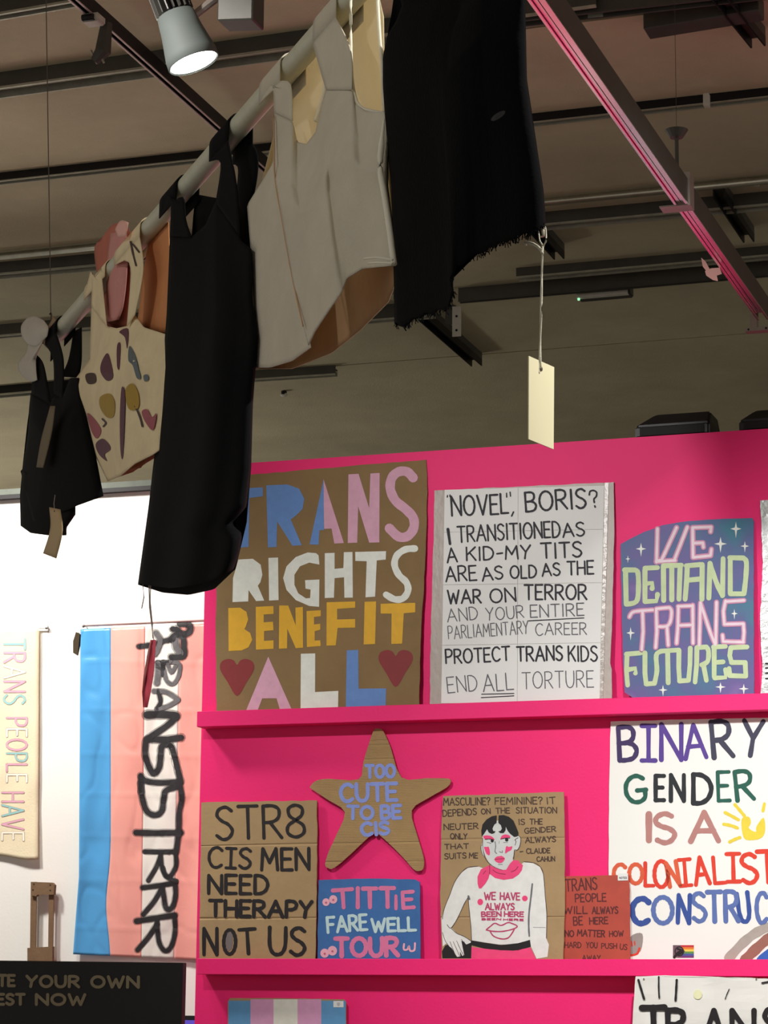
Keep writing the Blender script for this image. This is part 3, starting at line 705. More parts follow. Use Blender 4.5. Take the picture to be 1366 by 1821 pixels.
def star4(cx, cy, rx, ry): return [(cx, cy - ry), (cx + rx * .2, cy - ry * .18), (cx + rx, cy), (cx + rx * .2, cy + ry * .2), (cx, cy + ry * 1.3), (cx - rx * .2, cy + ry * .2), (cx - rx, cy), (cx - rx * .2, cy - ry * .18)]
for cx, cy, rx, ry in ((302, 358, 44, 52), (1097, 190, 46, 60), (968, 316, 54, 58), (1172, 335, 36, 42), (192, 442, 20, 28), (215, 1062, 36, 50), (1084, 900, 28, 40), (486, 1540, 38, 42), (968, 1515, 44, 40), (1163, 1530, 42, 42)):
    i_ = ink('painted_star', pWHITE, s3, p3, c3, off=.0008); i_.poly(star4(cx, cy, rx, ry)); i_.done()

# ---- 4 foil covered sign at the right edge
c_ = lambda x, y: (x, y); p4 = PL(YP - .040, Z1)
s4 = board('foil_sign', 'foil wrapped sign cut off by the right edge of the photo, beside the galaxy sign', 'sign',
           [(1352, 890), (1420, 884), (1420, 1250), (1352, 1252), (1356, 1190), (1352, 1100), (1357, 1000)], p4, .006, mat('crumpled_foil', rgb(200, 205, 205), .3, .5, var=.3, vscale=30, bump=1.0, bscale=40), rest=Z1)
i_ = ink('print', pBLACK, s4, p4, c_)
for y in (1180, 1188, 1197, 1207): i_.line([(1362, y), (1400, y - 1)], 3)
i_.done()

# ---- 5 star
c4 = crop(540, 1280, 4.139); p5 = Plane((0, YP - .022, 2), (0, -1, 0))
star = smoothline([c4(*q) for q in ((548, 66), (585, 82), (640, 205), (720, 425), (900, 430), (1060, 432), (1082, 458), (1050, 500), (920, 575), (795, 668), (835, 850), (882, 1010), (882, 1090), (855, 1112), (810, 1100), (720, 1000), (590, 875), (525, 835), (450, 890), (350, 985), (225, 1090), (175, 1088), (158, 1060), (185, 970), (240, 850), (303, 680), (180, 590), (60, 510), (50, 490), (90, 450), (180, 434), (405, 438), (440, 310), (510, 90))], 3, True)
s5 = board('star_sign', 'brown cardboard star with soft blue hand-painted capitals, fixed below the upper ledge', 'sign', [(p.x, p.y) for p in star], p5, .006, CARD_S, creases=(1317, 1325, 1350, 1499, 1532), amp=.4, depth=.002)
pB2 = P_('paint_lilac_blue', 138, 156, 226)
for t_, a_, b_, h_, w_ in (('TOO', (462, 425), (670, 420), 88, 25), ('CUTE', (275, 600), (685, 590), 122, 29), ('TO', (325, 725), (508, 730), 90, 26), ('BE', (575, 728), (715, 722), 92, 27), ('CIS', (430, 850), (628, 838), 86, 27)):
    i_ = ink('lettering', pB2, s5, p5, c4); i_.word(t_, a_, b_, h_, w_, wob=.01, jit=.04); i_.done()
bm = B(); box(bm, onY(650, 1420, YP - .0155), onY(700, 1450, YP - .001)); obj('mounting_block', bm, CARD2, s5)

# ---- 6 STR8
c5 = crop(350, 1400, 5.464); p6 = PL(YP - .040, Z2)
s6 = board('cardboard_sign', 'brown cardboard sign with black brush capitals at the left end of the lower ledge', 'sign', [c5(*q) for q in ((45, 148), (600, 138), (1168, 128), (1170, 700), (1160, 1280), (1150, 1760), (25, 1760), (32, 900))], p6, .006, CARD, rest=Z2, creases=(1502, 1633))
for t_, a_, b_, h_, w_ in (('STR8', (195, 505), (1045, 480), 310, 33), ('CiS', (115, 775), (520, 790), 190, 30), ('MEN', (630, 805), (1090, 800), 205, 33), ('NEED', (115, 1030), (690, 1035), 175, 34),
                           ('THERAPY', (125, 1250), (1115, 1262), 150, 36), ('N', (70, 1625), (195, 1625), 255, 36), ('O', (260, 1620), (375, 1622), 235, 36), ('T', (425, 1622), (580, 1612), 235, 36), ('US', (705, 1625), (1050, 1630), 260, 38)):
    i_ = ink('lettering', pBLACK, s6, p6, c5); i_.word(t_, a_, b_, h_, w_, wob=.01); i_.done()
i_ = ink('smudge', P_('smudge_grey', 120, 112, 110), s6, p6, c5); i_.poly([(300, 1400), (340, 1410), (350, 1470), (340, 1560), (300, 1590), (275, 1540), (285, 1460)], True); i_.done()

# ---- 7 TITTIE FAREWELL TOUR
p7 = PL(YP - .038, Z2)
s7 = board('painted_sign', 'small square royal blue sign with pink and white lettering', 'sign', [c4(*q) for q in ((110, 1180), (500, 1168), (820, 1175), (855, 1195), (858, 1400), (860, 1830), (100, 1830), (105, 1500))], p7, .005,
           mat('paint_royal_blue', rgb(56, 108, 172), .6, var=.12, vscale=14), rest=Z2, amp=.5)
PB = P_('paint_bubblegum', 222, 120, 164); PBL = P_('paint_pale_rose', 238, 178, 196); CY = P_('paint_ice', 196, 224, 226)
def T7(t, a, b, h, w, m): i_ = ink('lettering', m, s7, p7, c4); i_.word(t, a, b, h, w, wob=.015); i_.done()
T7('T', (225, 1385), (365, 1375), 130, 30, PB); T7('I', (390, 1378), (408, 1378), 140, 30, PB); T7('TT', (440, 1382), (668, 1378), 138, 32, PB); T7('I', (672, 1390), (688, 1390), 95, 24, PB); T7('E', (735, 1385), (812, 1380), 115, 28, PB)
T7('FARE', (180, 1565), (468, 1545), 110, 22, CY); T7('WELL', (505, 1560), (825, 1548), 92, 22, CY)
T7('TOUR', (235, 1740), (695, 1735), 128, 34, PB)
i_ = ink('squiggle', PBL, s7, p7, c4); i_.line([(740, 1650), (738, 1690), (765, 1690), (775, 1665), (785, 1700), (815, 1695), (820, 1645)], 14); i_.done()
i_ = ink('doodle', PBL, s7, p7, c4, 'pale pink round doodles'); dots = ((165, 1342, 27), (218, 1322, 30), (155, 1718, 32), (212, 1700, 34))
for x, y, r_ in dots: i_.poly(circ(x, y, r_, r_ * 1.05))
i_.done()
i_ = ink('doodle_dot', P_('paint_rose_dot', 196, 96, 120), s7, p7, c4, off=.0012)
for x, y, r_ in dots: i_.poly(circ(x, y + 4, 8))
i_.done()

# ---- 8 portrait
c6 = crop(770, 1390, 3.794); cH = crop(830, 1430, 8.5375); cB = crop(770, 1540, 5.939); p8 = PL(YP - .052, Z2)
s8 = board('portrait_sign', 'brown cardboard sign with a painted half figure in white shirt and pink neckerchief', 'sign', [c6(*q) for q in ((68, 98), (470, 82), (882, 70), (888, 400), (890, 800), (880, 1230), (62, 1230), (50, 800), (58, 300))], p8, .006, CARD, rest=Z2, creases=(1491.5, 1630.5))
def T8(t, a, b, h, w=7): i_ = ink('handwriting', INKB, s8, p8, c6); i_.word(t, a, b, h, w); i_.done()
T8('MASCULINE?', (72, 160), (385, 155), 48); T8('FEMININE?', (420, 155), (738, 150), 46); T8('IT', (770, 150), (828, 145), 42)
T8('DEPENDS', (68, 235), (295, 222), 42); T8('ON', (328, 220), (388, 215), 34); T8('THE', (425, 215), (518, 212), 36); T8('SITUATION', (562, 212), (835, 212), 38)
T8('NEUTER', (75, 325), (305, 318), 38); T8('ONLY', (118, 385), (230, 385), 34); T8('THAT', (80, 455), (240, 450), 32); T8('SUITS', (80, 522), (225, 515), 36); T8('ME', (245, 515), (302, 515), 34)
T8('IS', (580, 290), (620, 288), 36); T8('THE', (655, 288), (738, 288), 36); T8('GENDER', (620, 350), (830, 335), 34); T8('ALWAYS', (625, 412), (828, 405), 36)
T8('-', (588, 482), (608, 480), 20); T8('CLAUDE', (632, 485), (790, 480), 32); T8('CAHUN', (702, 538), (822, 535), 30)
SK = P_('paint_off_white', 232, 234, 230); SKG = P_('paint_face_grey', 214, 218, 216); HOT = P_('paint_hot_pink', 242, 70, 128); LN = P_('paint_outline_brown', 70, 50, 50); GR = P_('paint_grey_line', 110, 112, 116)
HAIR = P_('paint_hair_black', 20, 16, 20)
body = [(370, 20), (480, 5), (520, 20), (600, 60), (800, 110), (960, -40), (1060, -30), (1130, 10), (1165, 90), (1185, 330), (1200, 520), (1195, 760), (1225, 830), (1210, 960), (1095, 980), (1035, 850), (1020, 780), (900, 830), (700, 830), (500, 800), (408, 785), (400, 640), (385, 480), (372, 340), (330, 400), (255, 560), (195, 650), (250, 710), (330, 745), (400, 790), (400, 810), (350, 830), (330, 800), (300, 790), (330, 940), (310, 950), (285, 900), (290, 955), (255, 960), (200, 870), (140, 820), (105, 850), (95, 700), (90, 560), (120, 450), (180, 300), (230, 170), (300, 70)]
i_ = ink('armrest', HAIR, s8, p8, cB, off=.0006); i_.poly([(130, 840), (300, 790), (410, 790), (405, 975), (100, 975), (95, 900)]); i_.done()
i_ = ink('painted_figure', SK, s8, p8, cB, 'painted figure in a white shirt', off=.001); i_.poly(body)
i_.done()
i_ = ink('outline', LN, s8, p8, cB, off=.0014)
i_.line([(100, 560), (120, 450), (180, 300), (230, 170), (300, 70), (370, 15), (480, 2)], 6).line([(960, -45), (1060, -35), (1130, 5), (1167, 90), (1187, 330), (1203, 520), (1198, 760)], 6)
i_.line([(372, 340), (385, 480), (402, 640), (408, 785)], 6).line([(372, 330), (330, 400), (255, 560), (190, 655), (150, 620)], 6).line([(190, 655), (250, 710), (330, 745), (400, 790)], 6)
for f in ([(180, 800), (220, 900), (245, 955)], [(215, 800), (260, 900), (285, 955)], [(250, 790), (290, 880), (325, 945)], [(300, 775), (330, 810), (352, 832)], [(100, 700), (130, 790), (180, 860)]): i_.line(f, 5)
i_.done()
i_ = ink('arm_shade', GR, s8, p8, cB, off=.0014); i_.line([(1050, 190), (1035, 330), (1015, 500), (1012, 640), (1018, 740)], 18).line([(1060, 648), (1190, 650)], 4).line([(375, 320), (385, 350)], 20); i_.done()
i_ = ink('trousers', HOT, s8, p8, cB, 'pink painted trousers', off=.0016); i_.poly([(408, 855), (600, 880), (850, 895), (1030, 860), (1060, 920), (1095, 990), (404, 990)]); i_.done()
i_ = ink('belt', HAIR, s8, p8, cB, 'black painted belt', off=.002); i_.poly([(408, 785), (540, 810), (720, 835), (900, 815), (1025, 780), (1035, 850), (900, 890), (720, 890), (540, 870), (408, 835)]); i_.done()
i_ = ink('neckerchief', HOT, s8, p8, cH, 'pink painted neckerchief', off=.0018)
i_.poly([(345, 925), (400, 950), (520, 1000), (600, 995), (660, 900), (710, 850), (790, 855), (805, 890), (855, 925), (840, 1000), (790, 1070), (700, 1130), (560, 1150), (430, 1120), (350, 1060), (330, 1130), (290, 1200), (220, 1280), (185, 1280), (165, 1200), (165, 1100), (215, 990)]); i_.done()
i_ = ink('neckerchief_line', P_('paint_wine', 150, 34, 70), s8, p8, cH, off=.0022)
i_.line([(400, 1000), (470, 1045), (590, 1065)], 10).line([(680, 1025), (740, 1000), (780, 950)], 10).line([(345, 925), (350, 1000), (345, 1060)], 9).line([(250, 1060), (290, 1010)], 8); i_.done()
i_ = ink('neck', SKG, s8, p8, cH, off=.0012); i_.poly([(360, 900), (700, 820), (705, 860), (600, 1000), (520, 1005), (380, 940)]); i_.done()
i_ = ink('face', SKG, s8, p8, cH, 'white painted face', off=.0016)
i_.poly([(245, 480), (300, 330), (470, 250), (640, 320), (740, 480), (735, 560), (730, 700), (700, 820), (640, 930), (540, 990), (450, 965), (350, 900), (290, 800), (255, 700), (243, 600)], True)
i_.poly([(740, 500), (780, 478), (815, 520), (805, 620), (770, 690), (730, 690)], True).poly([(245, 600), (222, 640), (230, 740), (262, 790)], True); i_.done()
i_ = ink('face_line', LN, s8, p8, cH, off=.0022)
i_.line([(730, 690), (770, 695), (808, 630), (820, 530), (790, 480), (745, 495)], 8).line([(735, 620), (750, 570), (735, 540), (780, 510)], 9).line([(245, 520), (243, 620), (262, 760), (300, 850), (370, 920), (450, 970), (540, 1000)], 7)
i_.line([(725, 700), (712, 830)], 9).line([(245, 610), (215, 650), (232, 740), (255, 785)], 6); i_.done()
i_ = ink('face_shade', GR, s8, p8, cH, off=.0022); i_.line([(430, 570), (440, 640), (430, 720), (455, 748)], 12).line([(495, 720), (540, 735), (540, 705)], 10).line([(490, 600), (495, 560)], 6).line([(480, 915), (545, 915)], 8).line([(310, 580), (370, 595)], 8).line([(560, 580), (625, 580)], 8); i_.done()
i_ = ink('hair', HAIR, s8, p8, cH, 'black painted hair', off=.0024)
i_.poly([(455, 170), (380, 185), (300, 235), (240, 310), (222, 400), (228, 490), (262, 455), (310, 380), (335, 430), (380, 452), (420, 440), (440, 410), (405, 410), (392, 370), (420, 310), (455, 285)])
i_.poly([(485, 170), (560, 165), (640, 190), (710, 250), (750, 340), (785, 430), (785, 470), (725, 500), (660, 450), (620, 400), (595, 345), (590, 400), (560, 440), (510, 440), (480, 415), (515, 405), (535, 370), (520, 320), (480, 285)]); i_.done()
i_ = ink('eye_shadow', HOT, s8, p8, cH, off=.0024); i_.poly([(255, 485), (320, 475), (380, 490), (420, 530), (410, 545), (350, 528), (280, 535)], True).poly([(510, 535), (535, 480), (590, 460), (645, 475), (662, 505), (600, 510), (550, 520)], True)
i_.poly([(265, 655), (300, 650), (335, 650), (352, 720), (345, 775), (300, 750)], True).poly([(600, 640), (640, 650), (690, 640), (680, 690), (620, 725), (585, 745)], True)
i_.poly([(420, 838), (460, 795), (500, 790), (530, 785), (580, 825), (545, 880), (500, 895), (455, 880)], True); i_.done()
i_ = ink('eye', HAIR, s8, p8, cH, off=.0026); i_.poly(circ(388, 556, 24, 26)).poly(circ(608, 540, 26, 28)).line([(280, 535), (350, 528), (410, 545)], 10).line([(520, 530), (590, 515), (655, 515)], 10).line([(430, 838), (500, 832), (570, 826)], 6); i_.done()
RZ = P_('paint_raspberry', 190, 66, 110)
def TB(t, a, b, h, w=15): i_ = ink('shirt_lettering', RZ, s8, p8, cB, off=.0016); i_.word(t, a, b, h, w); i_.done()
TB('WE', (545, 355), (660, 355), 75); TB('HAVE', (712, 355), (915, 358), 72); TB('ALWAYS', (555, 462), (858, 462), 66); TB('BEEN', (515, 535), (720, 530), 48); TB('HERE', (755, 532), (955, 535), 48)
i_ = ink('shirt_lettering', RZ, s8, p8, cB, off=.0016); i_.word('BEEN', (518, 572), (718, 570), 18, 9).word('HERE', (745, 575), (955, 578), 18, 9); i_.done()
i_ = ink('painted_lips', RZ, s8, p8, cB, off=.0016)
i_.line([(560, 675), (610, 635), (655, 605), (720, 628), (790, 598), (830, 605), (890, 635), (850, 665), (740, 690), (640, 690), (560, 675)], 14).line([(605, 690), (640, 740), (725, 770), (800, 755), (860, 670)], 14); i_.done()
i_ = ink('shirt_dot', HOT, s8, p8, cB, off=.0016); i_.poly(circ(500, 380, 30, 34)).poly(circ(971, 342, 30, 30)); i_.done()

# ---- 9 binary gender board
c7 = crop(1070, 1260, 3.2466); p9 = PL(YP - .022, Z2, .012)
s9 = board('painted_board', 'large white board with big painted letters in purple, green, red and blue', 'sign', [c7(*q) for q in ((52, 75), (500, 62), (1150, 50), (1150, 1520), (165, 1520), (60, 1520), (40, 900), (45, 400))], p9, .005, WBOARD, rest=Z2, amp=.4)
def T9(t, a, b, h, w, m, **k_): i_ = ink('lettering', m, s9, p9, c7); i_.word(t, a, b, h, w, wob=.01, **k_); i_.done()
PU1 = P_('paint_deep_purple', 60, 44, 96); PU2 = P_('paint_violet', 88, 62, 150); SL = P_('paint_slate', 58, 60, 82)
T9('B', (105, 300), (205, 295), 190, 28, PU1); T9('i', (232, 300), (310, 300), 200, 26, PU2); T9('N', (345, 295), (460, 295), 205, 27, PU2); T9('A', (485, 290), (605, 280), 190, 26, PU2); T9('R', (650, 285), (760, 275), 205, 30, SL); T9('Y', (815, 270), (925, 275), 200, 28, SL)
GN = P_('paint_bottle_green', 24, 92, 76); GK = P_('paint_green_black', 28, 34, 40)
T9('G', (145, 545), (262, 535), 150, 26, GN); T9('E', (312, 530), (360, 530), 140, 25, GK); T9('N', (400, 535), (475, 535), 150, 25, GK); T9('D', (530, 545), (635, 545), 165, 28, GK); T9('E', (675, 532), (740, 530), 165, 22, GN); T9('R', (785, 530), (880, 520), 165, 26, GN)
DR = P_('paint_dusty_rose', 186, 132, 126)
T9('I', (268, 760), (278, 760), 150, 38, DR); T9('S', (325, 780), (430, 765), 165, 30, DR); T9('A', (515, 765), (675, 762), 165, 32, DR)
RD = P_('paint_scarlet', 226, 62, 40); OR = P_('paint_orange_red', 222, 96, 60)
T9('CO', (70, 1010), (235, 1010), 110, 24, OR); T9('L', (252, 1022), (300, 1022), 130, 22, RD); T9('O', (305, 1030), (385, 1030), 150, 24, RD); T9('N', (395, 1030), (452, 1020), 140, 24, OR); T9('i', (455, 1025), (520, 1020), 150, 22, RD)
T9('A', (545, 1020), (625, 1010), 155, 24, RD); T9('L', (655, 1010), (720, 1005), 150, 22, RD); T9('i', (725, 1000), (800, 998), 160, 24, RD); T9('S', (820, 1010), (905, 1000), 165, 26, RD); T9('T', (905, 1005), (1020, 1000), 180, 26, RD)
BL = P_('paint_cobalt', 52, 82, 158); BG = P_('paint_grey_blue', 92, 116, 178)
T9('C', (175, 1238), (272, 1240), 140, 34, BL); T9('O', (300, 1240), (410, 1238), 150, 28, BG); T9('N', (440, 1238), (505, 1240), 160, 26, BL); T9('S', (535, 1228), (605, 1222), 160, 26, BG); T9('TR', (615, 1230), (790, 1225), 170, 28, BG); T9('U', (800, 1232), (860, 1225), 165, 26, BL); T9('CT', (895, 1235), (1030, 1235), 170, 26, BG)
YL = P_('paint_yellow', 236, 214, 66)
i_ = ink('handprint', YL, s9, p9, c7, 'yellow painted handprint'); i_.poly([(808, 640), (850, 625), (862, 660), (850, 690), (890, 712), (895, 680), (935, 630), (945, 700), (925, 745), (870, 760), (820, 745)], True)
for l_ in ([(770, 555), (800, 590), (825, 620)], [(712, 600), (750, 620), (790, 642)], [(706, 668), (745, 675), (785, 690)], [(740, 770), (770, 755), (798, 745)], [(940, 550), (932, 590)]): i_.line(l_, 19)
i_.done()
ag = ink('rainbow_arc', P_('arc_grey', 176, 168, 160), s9, p9, c7); ag.line([(735, 1440), (820, 1350), (900, 1290), (1000, 1250), (1120, 1220)], 55); ag.done()
ag = ink('rainbow_arc', P_('arc_brown', 156, 104, 92), s9, p9, c7, off=.0009); ag.line([(830, 1450), (890, 1390), (980, 1320), (1120, 1280)], 60); ag.done()
ag = ink('rainbow_arc', P_('arc_blue', 50, 100, 190), s9, p9, c7, off=.0011); ag.line([(915, 1460), (1000, 1390), (1120, 1350)], 52); ag.done()
ag = ink('paint_mark', P_('mark_grey', 160, 150, 146), s9, p9, c7); ag.poly([(165, 1320), (235, 1300), (225, 1400), (165, 1420)], True); ag.done()
ag = ink('paint_mark', RD, s9, p9, c7, off=.001); ag.line([(172, 1345), (176, 1370)], 8).line([(190, 1345), (192, 1365)], 8).line([(170, 1425), (205, 1415), (218, 1385)], 12); ag.done()
# progress flag sticker with a raised fist
cS = crop(1106, 1700, 5.2538)
cols = [(196, 50, 60), (226, 130, 50), (232, 214, 90), (90, 150, 80), (70, 90, 160), (110, 50, 120)]
for j, q in enumerate(cols):
    a_ = ink('sticker_stripe', P_('flag_%s' % 'abcdef'[j], *q), s9, p9, c7); y0 = 1366 + j * 12.2
    a_.poly([(440, y0), (533, y0), (533, y0 + 12.2), (440, y0 + 12.2)]); a_.done()
a_ = ink('sticker_chevron', P_('flag_brown', 110, 84, 96), s9, p9, c7, off=.0011); a_.poly([(412, 1366), (455, 1366), (482, 1402), (455, 1438), (412, 1438)]); a_.done()
a_ = ink('sticker_fist', pBLACK, s9, p9, c7, off=.0015, lab='black raised fist in a ring'); a_.line(circ(449, 1402, 24, 26, 20) + [(473, 1402)], 6).line([(420, 1436), (440, 1412), (460, 1400)], 15).line([(440, 1388), (470, 1402), (445, 1420)], 12); a_.done()

# ---- 10 red sign
p10 = PL(YP - .040, Z2)
s10 = board('painted_sign', 'small brick red sign with faint black handwriting between portrait and white board', 'sign', [c6(*q) for q in ((870, 640), (1100, 634), (1325, 630), (1330, 900), (1332, 1230), (870, 1230))], p10, .004, mat('paint_brick_red', rgb(186, 76, 60), .6, var=.15, vscale=10), rest=Z2, amp=.5)
IK2 = P_('marker_maroon', 92, 34, 34)
def T10(t, a, b, h, w=7, m=None): i_ = ink('handwriting', m or IK2, s10, p10, c6); i_.word(t, a, b, h, w); i_.done()
T10('TRANS', (898, 738), (1108, 725), 78, 9); T10('PEOPLE', (962, 812), (1168, 805), 52, 8); T10('WILL', (885, 890), (1042, 890), 48, 8); T10('ALWAYS', (1075, 890), (1248, 888), 44, 8)
T10('BE', (950, 968), (1010, 965), 55, 8); T10('HERE', (1058, 962), (1180, 958), 44, 8); T10('NO', (892, 1045), (950, 1045), 40, 8); T10('MATTER', (975, 1040), (1158, 1048), 42, 8); T10('HOW', (1192, 1045), (1285, 1042), 36, 7)
T10('HARD', (890, 1120), (1000, 1120), 36, 6); T10('YOU', (1035, 1120), (1108, 1122), 36, 6); T10('PUSH', (1138, 1125), (1240, 1125), 34, 6); T10('US', (1262, 1130), (1308, 1135), 36, 6); T10('AWAY', (1008, 1205), (1130, 1205), 34, 6)
bm = B(); fill(bm, [c6(*q) for q in ((1247, 620), (1316, 618), (1317, 666), (1248, 668))], p10.at(.002)); lb = obj('paper_label', bm, PAPER, s10, solid=.0004); lb['label'] = 'white paper label'
i_ = ink('label_print', GR, lb, p10, c6, off=.0026); i_.word('NOTES', (1258, 655), (1308, 655), 12, 3); i_.done()

# ---- 11 crumpled TRANS sheet below the ledge
p11 = Plane((0, YP - LD - .012, 2), (0, -1, 0))
s11 = board('crumpled_sign', 'crumpled white sheet with thick black capitals hanging in front of the lower ledge', 'sign', [cS(*q) for q in ((128, 190), (400, 180), (900, 195), (1500, 215), (1500, 2250), (60, 2250), (95, 700))], p11, .002, SHEET, amp=.6)
o_ = [o for o in s11.children if o.name.startswith('board')][0]
me = o_.data; bm = B(); bm.from_mesh(me)
bmesh.ops.subdivide_edges(bm, edges=[e for e in bm.edges if e.calc_length() > .03], cuts=10, use_grid_fill=True)
from mathutils import noise
for v in bm.verts:
    v.co.y += (noise.noise(v.co * 9) * .004 + abs(noise.noise(v.co * 16)) * .004)
bm.to_mesh(me); bm.free()
for a_ in (('T', (195, 760), (405, 755), 275, 58), ('R', (430, 770), (590, 770), 262, 55), ('A', (760, 800), (960, 800), 290, 50), ('N', (1030, 800), (1235, 800), 290, 50), ('S', (1330, 800), (1480, 800), 310, 50)):
    i_ = ink('lettering', pBLACK, s11, p11, cS, off=.004); i_.word(a_[0], a_[1], a_[2], a_[3], a_[4], wob=0); i_.done()
i_ = ink('brush_marks', pBLACK, s11, p11, cS, off=.004); i_.line([(155, 225), (180, 310), (208, 400)], 20).line([(345, 195), (345, 300), (350, 390)], 15).line([(513, 225), (508, 320), (502, 415)], 22).line([(1003, 310), (985, 350), (966, 400)], 9).line([(1310, 252), (1400, 235)], 14); i_.done()
i_ = ink('yellow_stain', P_('stain', 234, 236, 190), s11, p11, cS, off=.0035); i_.poly(circ(710, 360, 40, 45)); i_.done()
for x, y in ((1250, 150), ):
    pass
# it hangs from two pins driven into the ledge lip
for x in (1145, 1345):
    a_ = onY(x, 1741, YP - LD - .016); bm = B(); tube(bm, [a_, a_ + Vector((0, .032, .004))], .003, 8); obj('pin', bm, GALV, s11)

# ---- 12 striped board on the lowest ledge
c8 = crop(340, 1690, 3.794); p12 = PL(YP - .045, Z3, .02)
ybot = proj((-3.3, YP - .045, Z3))[1]
kk = lambda y: (y - 1690) * 3.794
yb = kk(ybot)
s12 = board('striped_board', 'cardboard with rounded corners painted in blue, pink and white vertical stripes', 'sign', [c8(*q) for q in ((248, 345), (262, 322), (600, 322), (1030, 330), (1045, 350), (1050, yb), (240, yb))], p12, .005, CARD, rest=Z3, amp=.3)
for j, (x0_, x1_, q) in enumerate(((251, 400, (96, 156, 204)), (400, 556, (216, 158, 196)), (556, 718, (226, 226, 214)), (718, 878, (216, 158, 196)), (878, 1043, (96, 156, 204)))):
    i_ = ink('painted_stripe', P_('stripe_' + 'abcab'[j] if j < 3 else 'stripe_' + ('b' if j == 3 else 'a'), *q), s12, p12, c8); y0 = 330 if j not in (0, 4) else 340
    i_.poly([(x0_, y0), (x1_, y0), (x1_ + 2, yb - 12), (x0_ - 2, yb - 12)]); i_.done()
bm = B(); fill(bm, [c8(*q) for q in ((960, 342), (1028, 342), (1028, 384), (960, 384))], p12.at(.0016)); lb = obj('paper_label', bm, PAPER, s12, solid=.0004)
i_ = ink('label_print', GR, lb, p12, c8, off=.0022); i_.line([(985, 356), (1003, 356)], 3).line([(985, 364), (1005, 364)], 3).line([(988, 372), (1000, 372)], 3); i_.done()
# ------------------------------------------------------------------ flag on the white wall
c9 = crop(120, 1090, 5.464); c9b = crop(120, 1400, 5.464)
YF = YW - .022
def flag_off(x, y):
    """folds of the satin cloth, metres in front of the wall plane (x, y: sheet coordinates)"""
    u = (x - 135) / 230; v = (y - 1115) / 590
    o = .0045 * math.sin(u * 17 + v * 3.0) + .005 * math.sin(u * 6 - v * 5 + .6) * v
    o += .003 * noise.noise(Vector((u * 6, v * 10, 0))) + .0045 * noise.noise(Vector((u * 3 + 7, v * 5, 2)))
    for yc in (1175, 1261, 1341, 1411, 1487, 1565, 1650):
        o += .0016 * math.exp(-((y - yc - (x - 140) * .02) / 3.2) ** 2)
    o += .004 * math.sin((u + v * .35) * 30) * max(0, .35 - u) * 2
    w_ = abs(noise.noise(Vector((u * 5 + v * 3, v * 7 - u * 4, 5)))); o -= .0028 * max(0, .16 - w_) / .16
    return o
def flag_map(off): return lambda x, y: hit(x, y, (0, YF - off - flag_off(x, y), 0), Vector((0, 1, 0)))
lf = lambda y: 143 + (y - 1120) * -.006 if y < 1560 else 140.4 - (y - 1560) * .075
def lft(y): return lf(y)
b1 = lambda y: 197 if y < 1500 else 197 - 8 * math.exp(-((y - 1610) / 60) ** 2)
b2 = lambda y: 258.5 - (y - 1120) * .012; b3 = lambda y: 320 - (y - 1120) * .018
b4 = lambda y: 382 - (y - 1120) * .018; b5 = lambda y: 440 - (y - 1120) * .018
bot = lambda x: 1697 + (x - 130) * .045
top = lambda x: 1110 - (x - 145) * .045
t = thing('pride_flag', onY(145, 1700, YF), 'satin flag with blue, pink and white vertical stripes and black sprayed lettering', 'flag')
SAT = dict(rough=.32, sheen=.3, bump=.15, bscale=300, spec=.6)
fm = {'blue': mat('satin_blue', rgb(74, 160, 220), **SAT), 'pink': mat('satin_pink', rgb(236, 164, 152), **SAT), 'white': mat('satin_white', rgb(222, 222, 214), **SAT)}
mp = flag_map(0); yt = 1121
for nm, fa, fb, nx in (('blue', lft, b1, 16), ('pink', b1, b2, 16), ('white', b2, b3, 16), ('pink', b3, b4, 14), ('blue', b4, b5, 6)):
    bm = B(); g = []
    for j in range(121):
        row = []
        for i in range(nx + 1):
            v = j / 120; yy = 1400; 
            xa, xb = fa(1120 + v * 580), fb(1120 + v * 580); x = xa + (xb - xa) * i / nx
            y0 = top(x) + 9; y = y0 + (bot(x) - y0) * v
            row.append(bm.verts.new(mp(x, y)))
        g.append(row)
    for j in range(120):
        for i in range(nx): bm.faces.new((g[j][i], g[j][i + 1], g[j + 1][i + 1], g[j + 1][i]))
    obj('stripe', bm, fm[nm], t, True, solid=.0006)['label'] = nm + ' stripe'
# sewn hem over the hanging dowel
bm = B(); g = []
for i in range(51):
    x = 150 + (443 - 150) * i / 50; a_ = onY(x, top(x) - 3, YF - .004); g.append([bm.verts.new(a_ + Vector((0, -.006 * math.sin(k / 4 * math.pi), -.018 * k / 4))) for k in range(5)])
for p_, q_ in zip(g, g[1:]):
    for k in range(4): bm.faces.new((p_[k], p_[k + 1], q_[k + 1], q_[k]))
obj('hem_sleeve', bm, mat('hem_white', rgb(238, 226, 220), .5), t, True, solid=.0006)
bm = B(); tube(bm, [onY(147, 1113.5, YF), onY(443, 1101, YF)], .0035, 8); obj('dowel', bm, WPLATE, t)
a_ = onY(148.5, 1113.5, YF - .012); bm = B(); bmesh.ops.create_uvsphere(bm, u_segments=10, v_segments=8, radius=.0065); bmesh.ops.translate(bm, vec=a_, verts=bm.verts)
obj('screw_head', bm, mat('dull_screw', rgb(120, 112, 110), .4, .6), t, True)
bm = B(); tube(bm, [a_, (a_.x, YW - .001, a_.z)], .003, 8); obj('screw', bm, GALV, t)
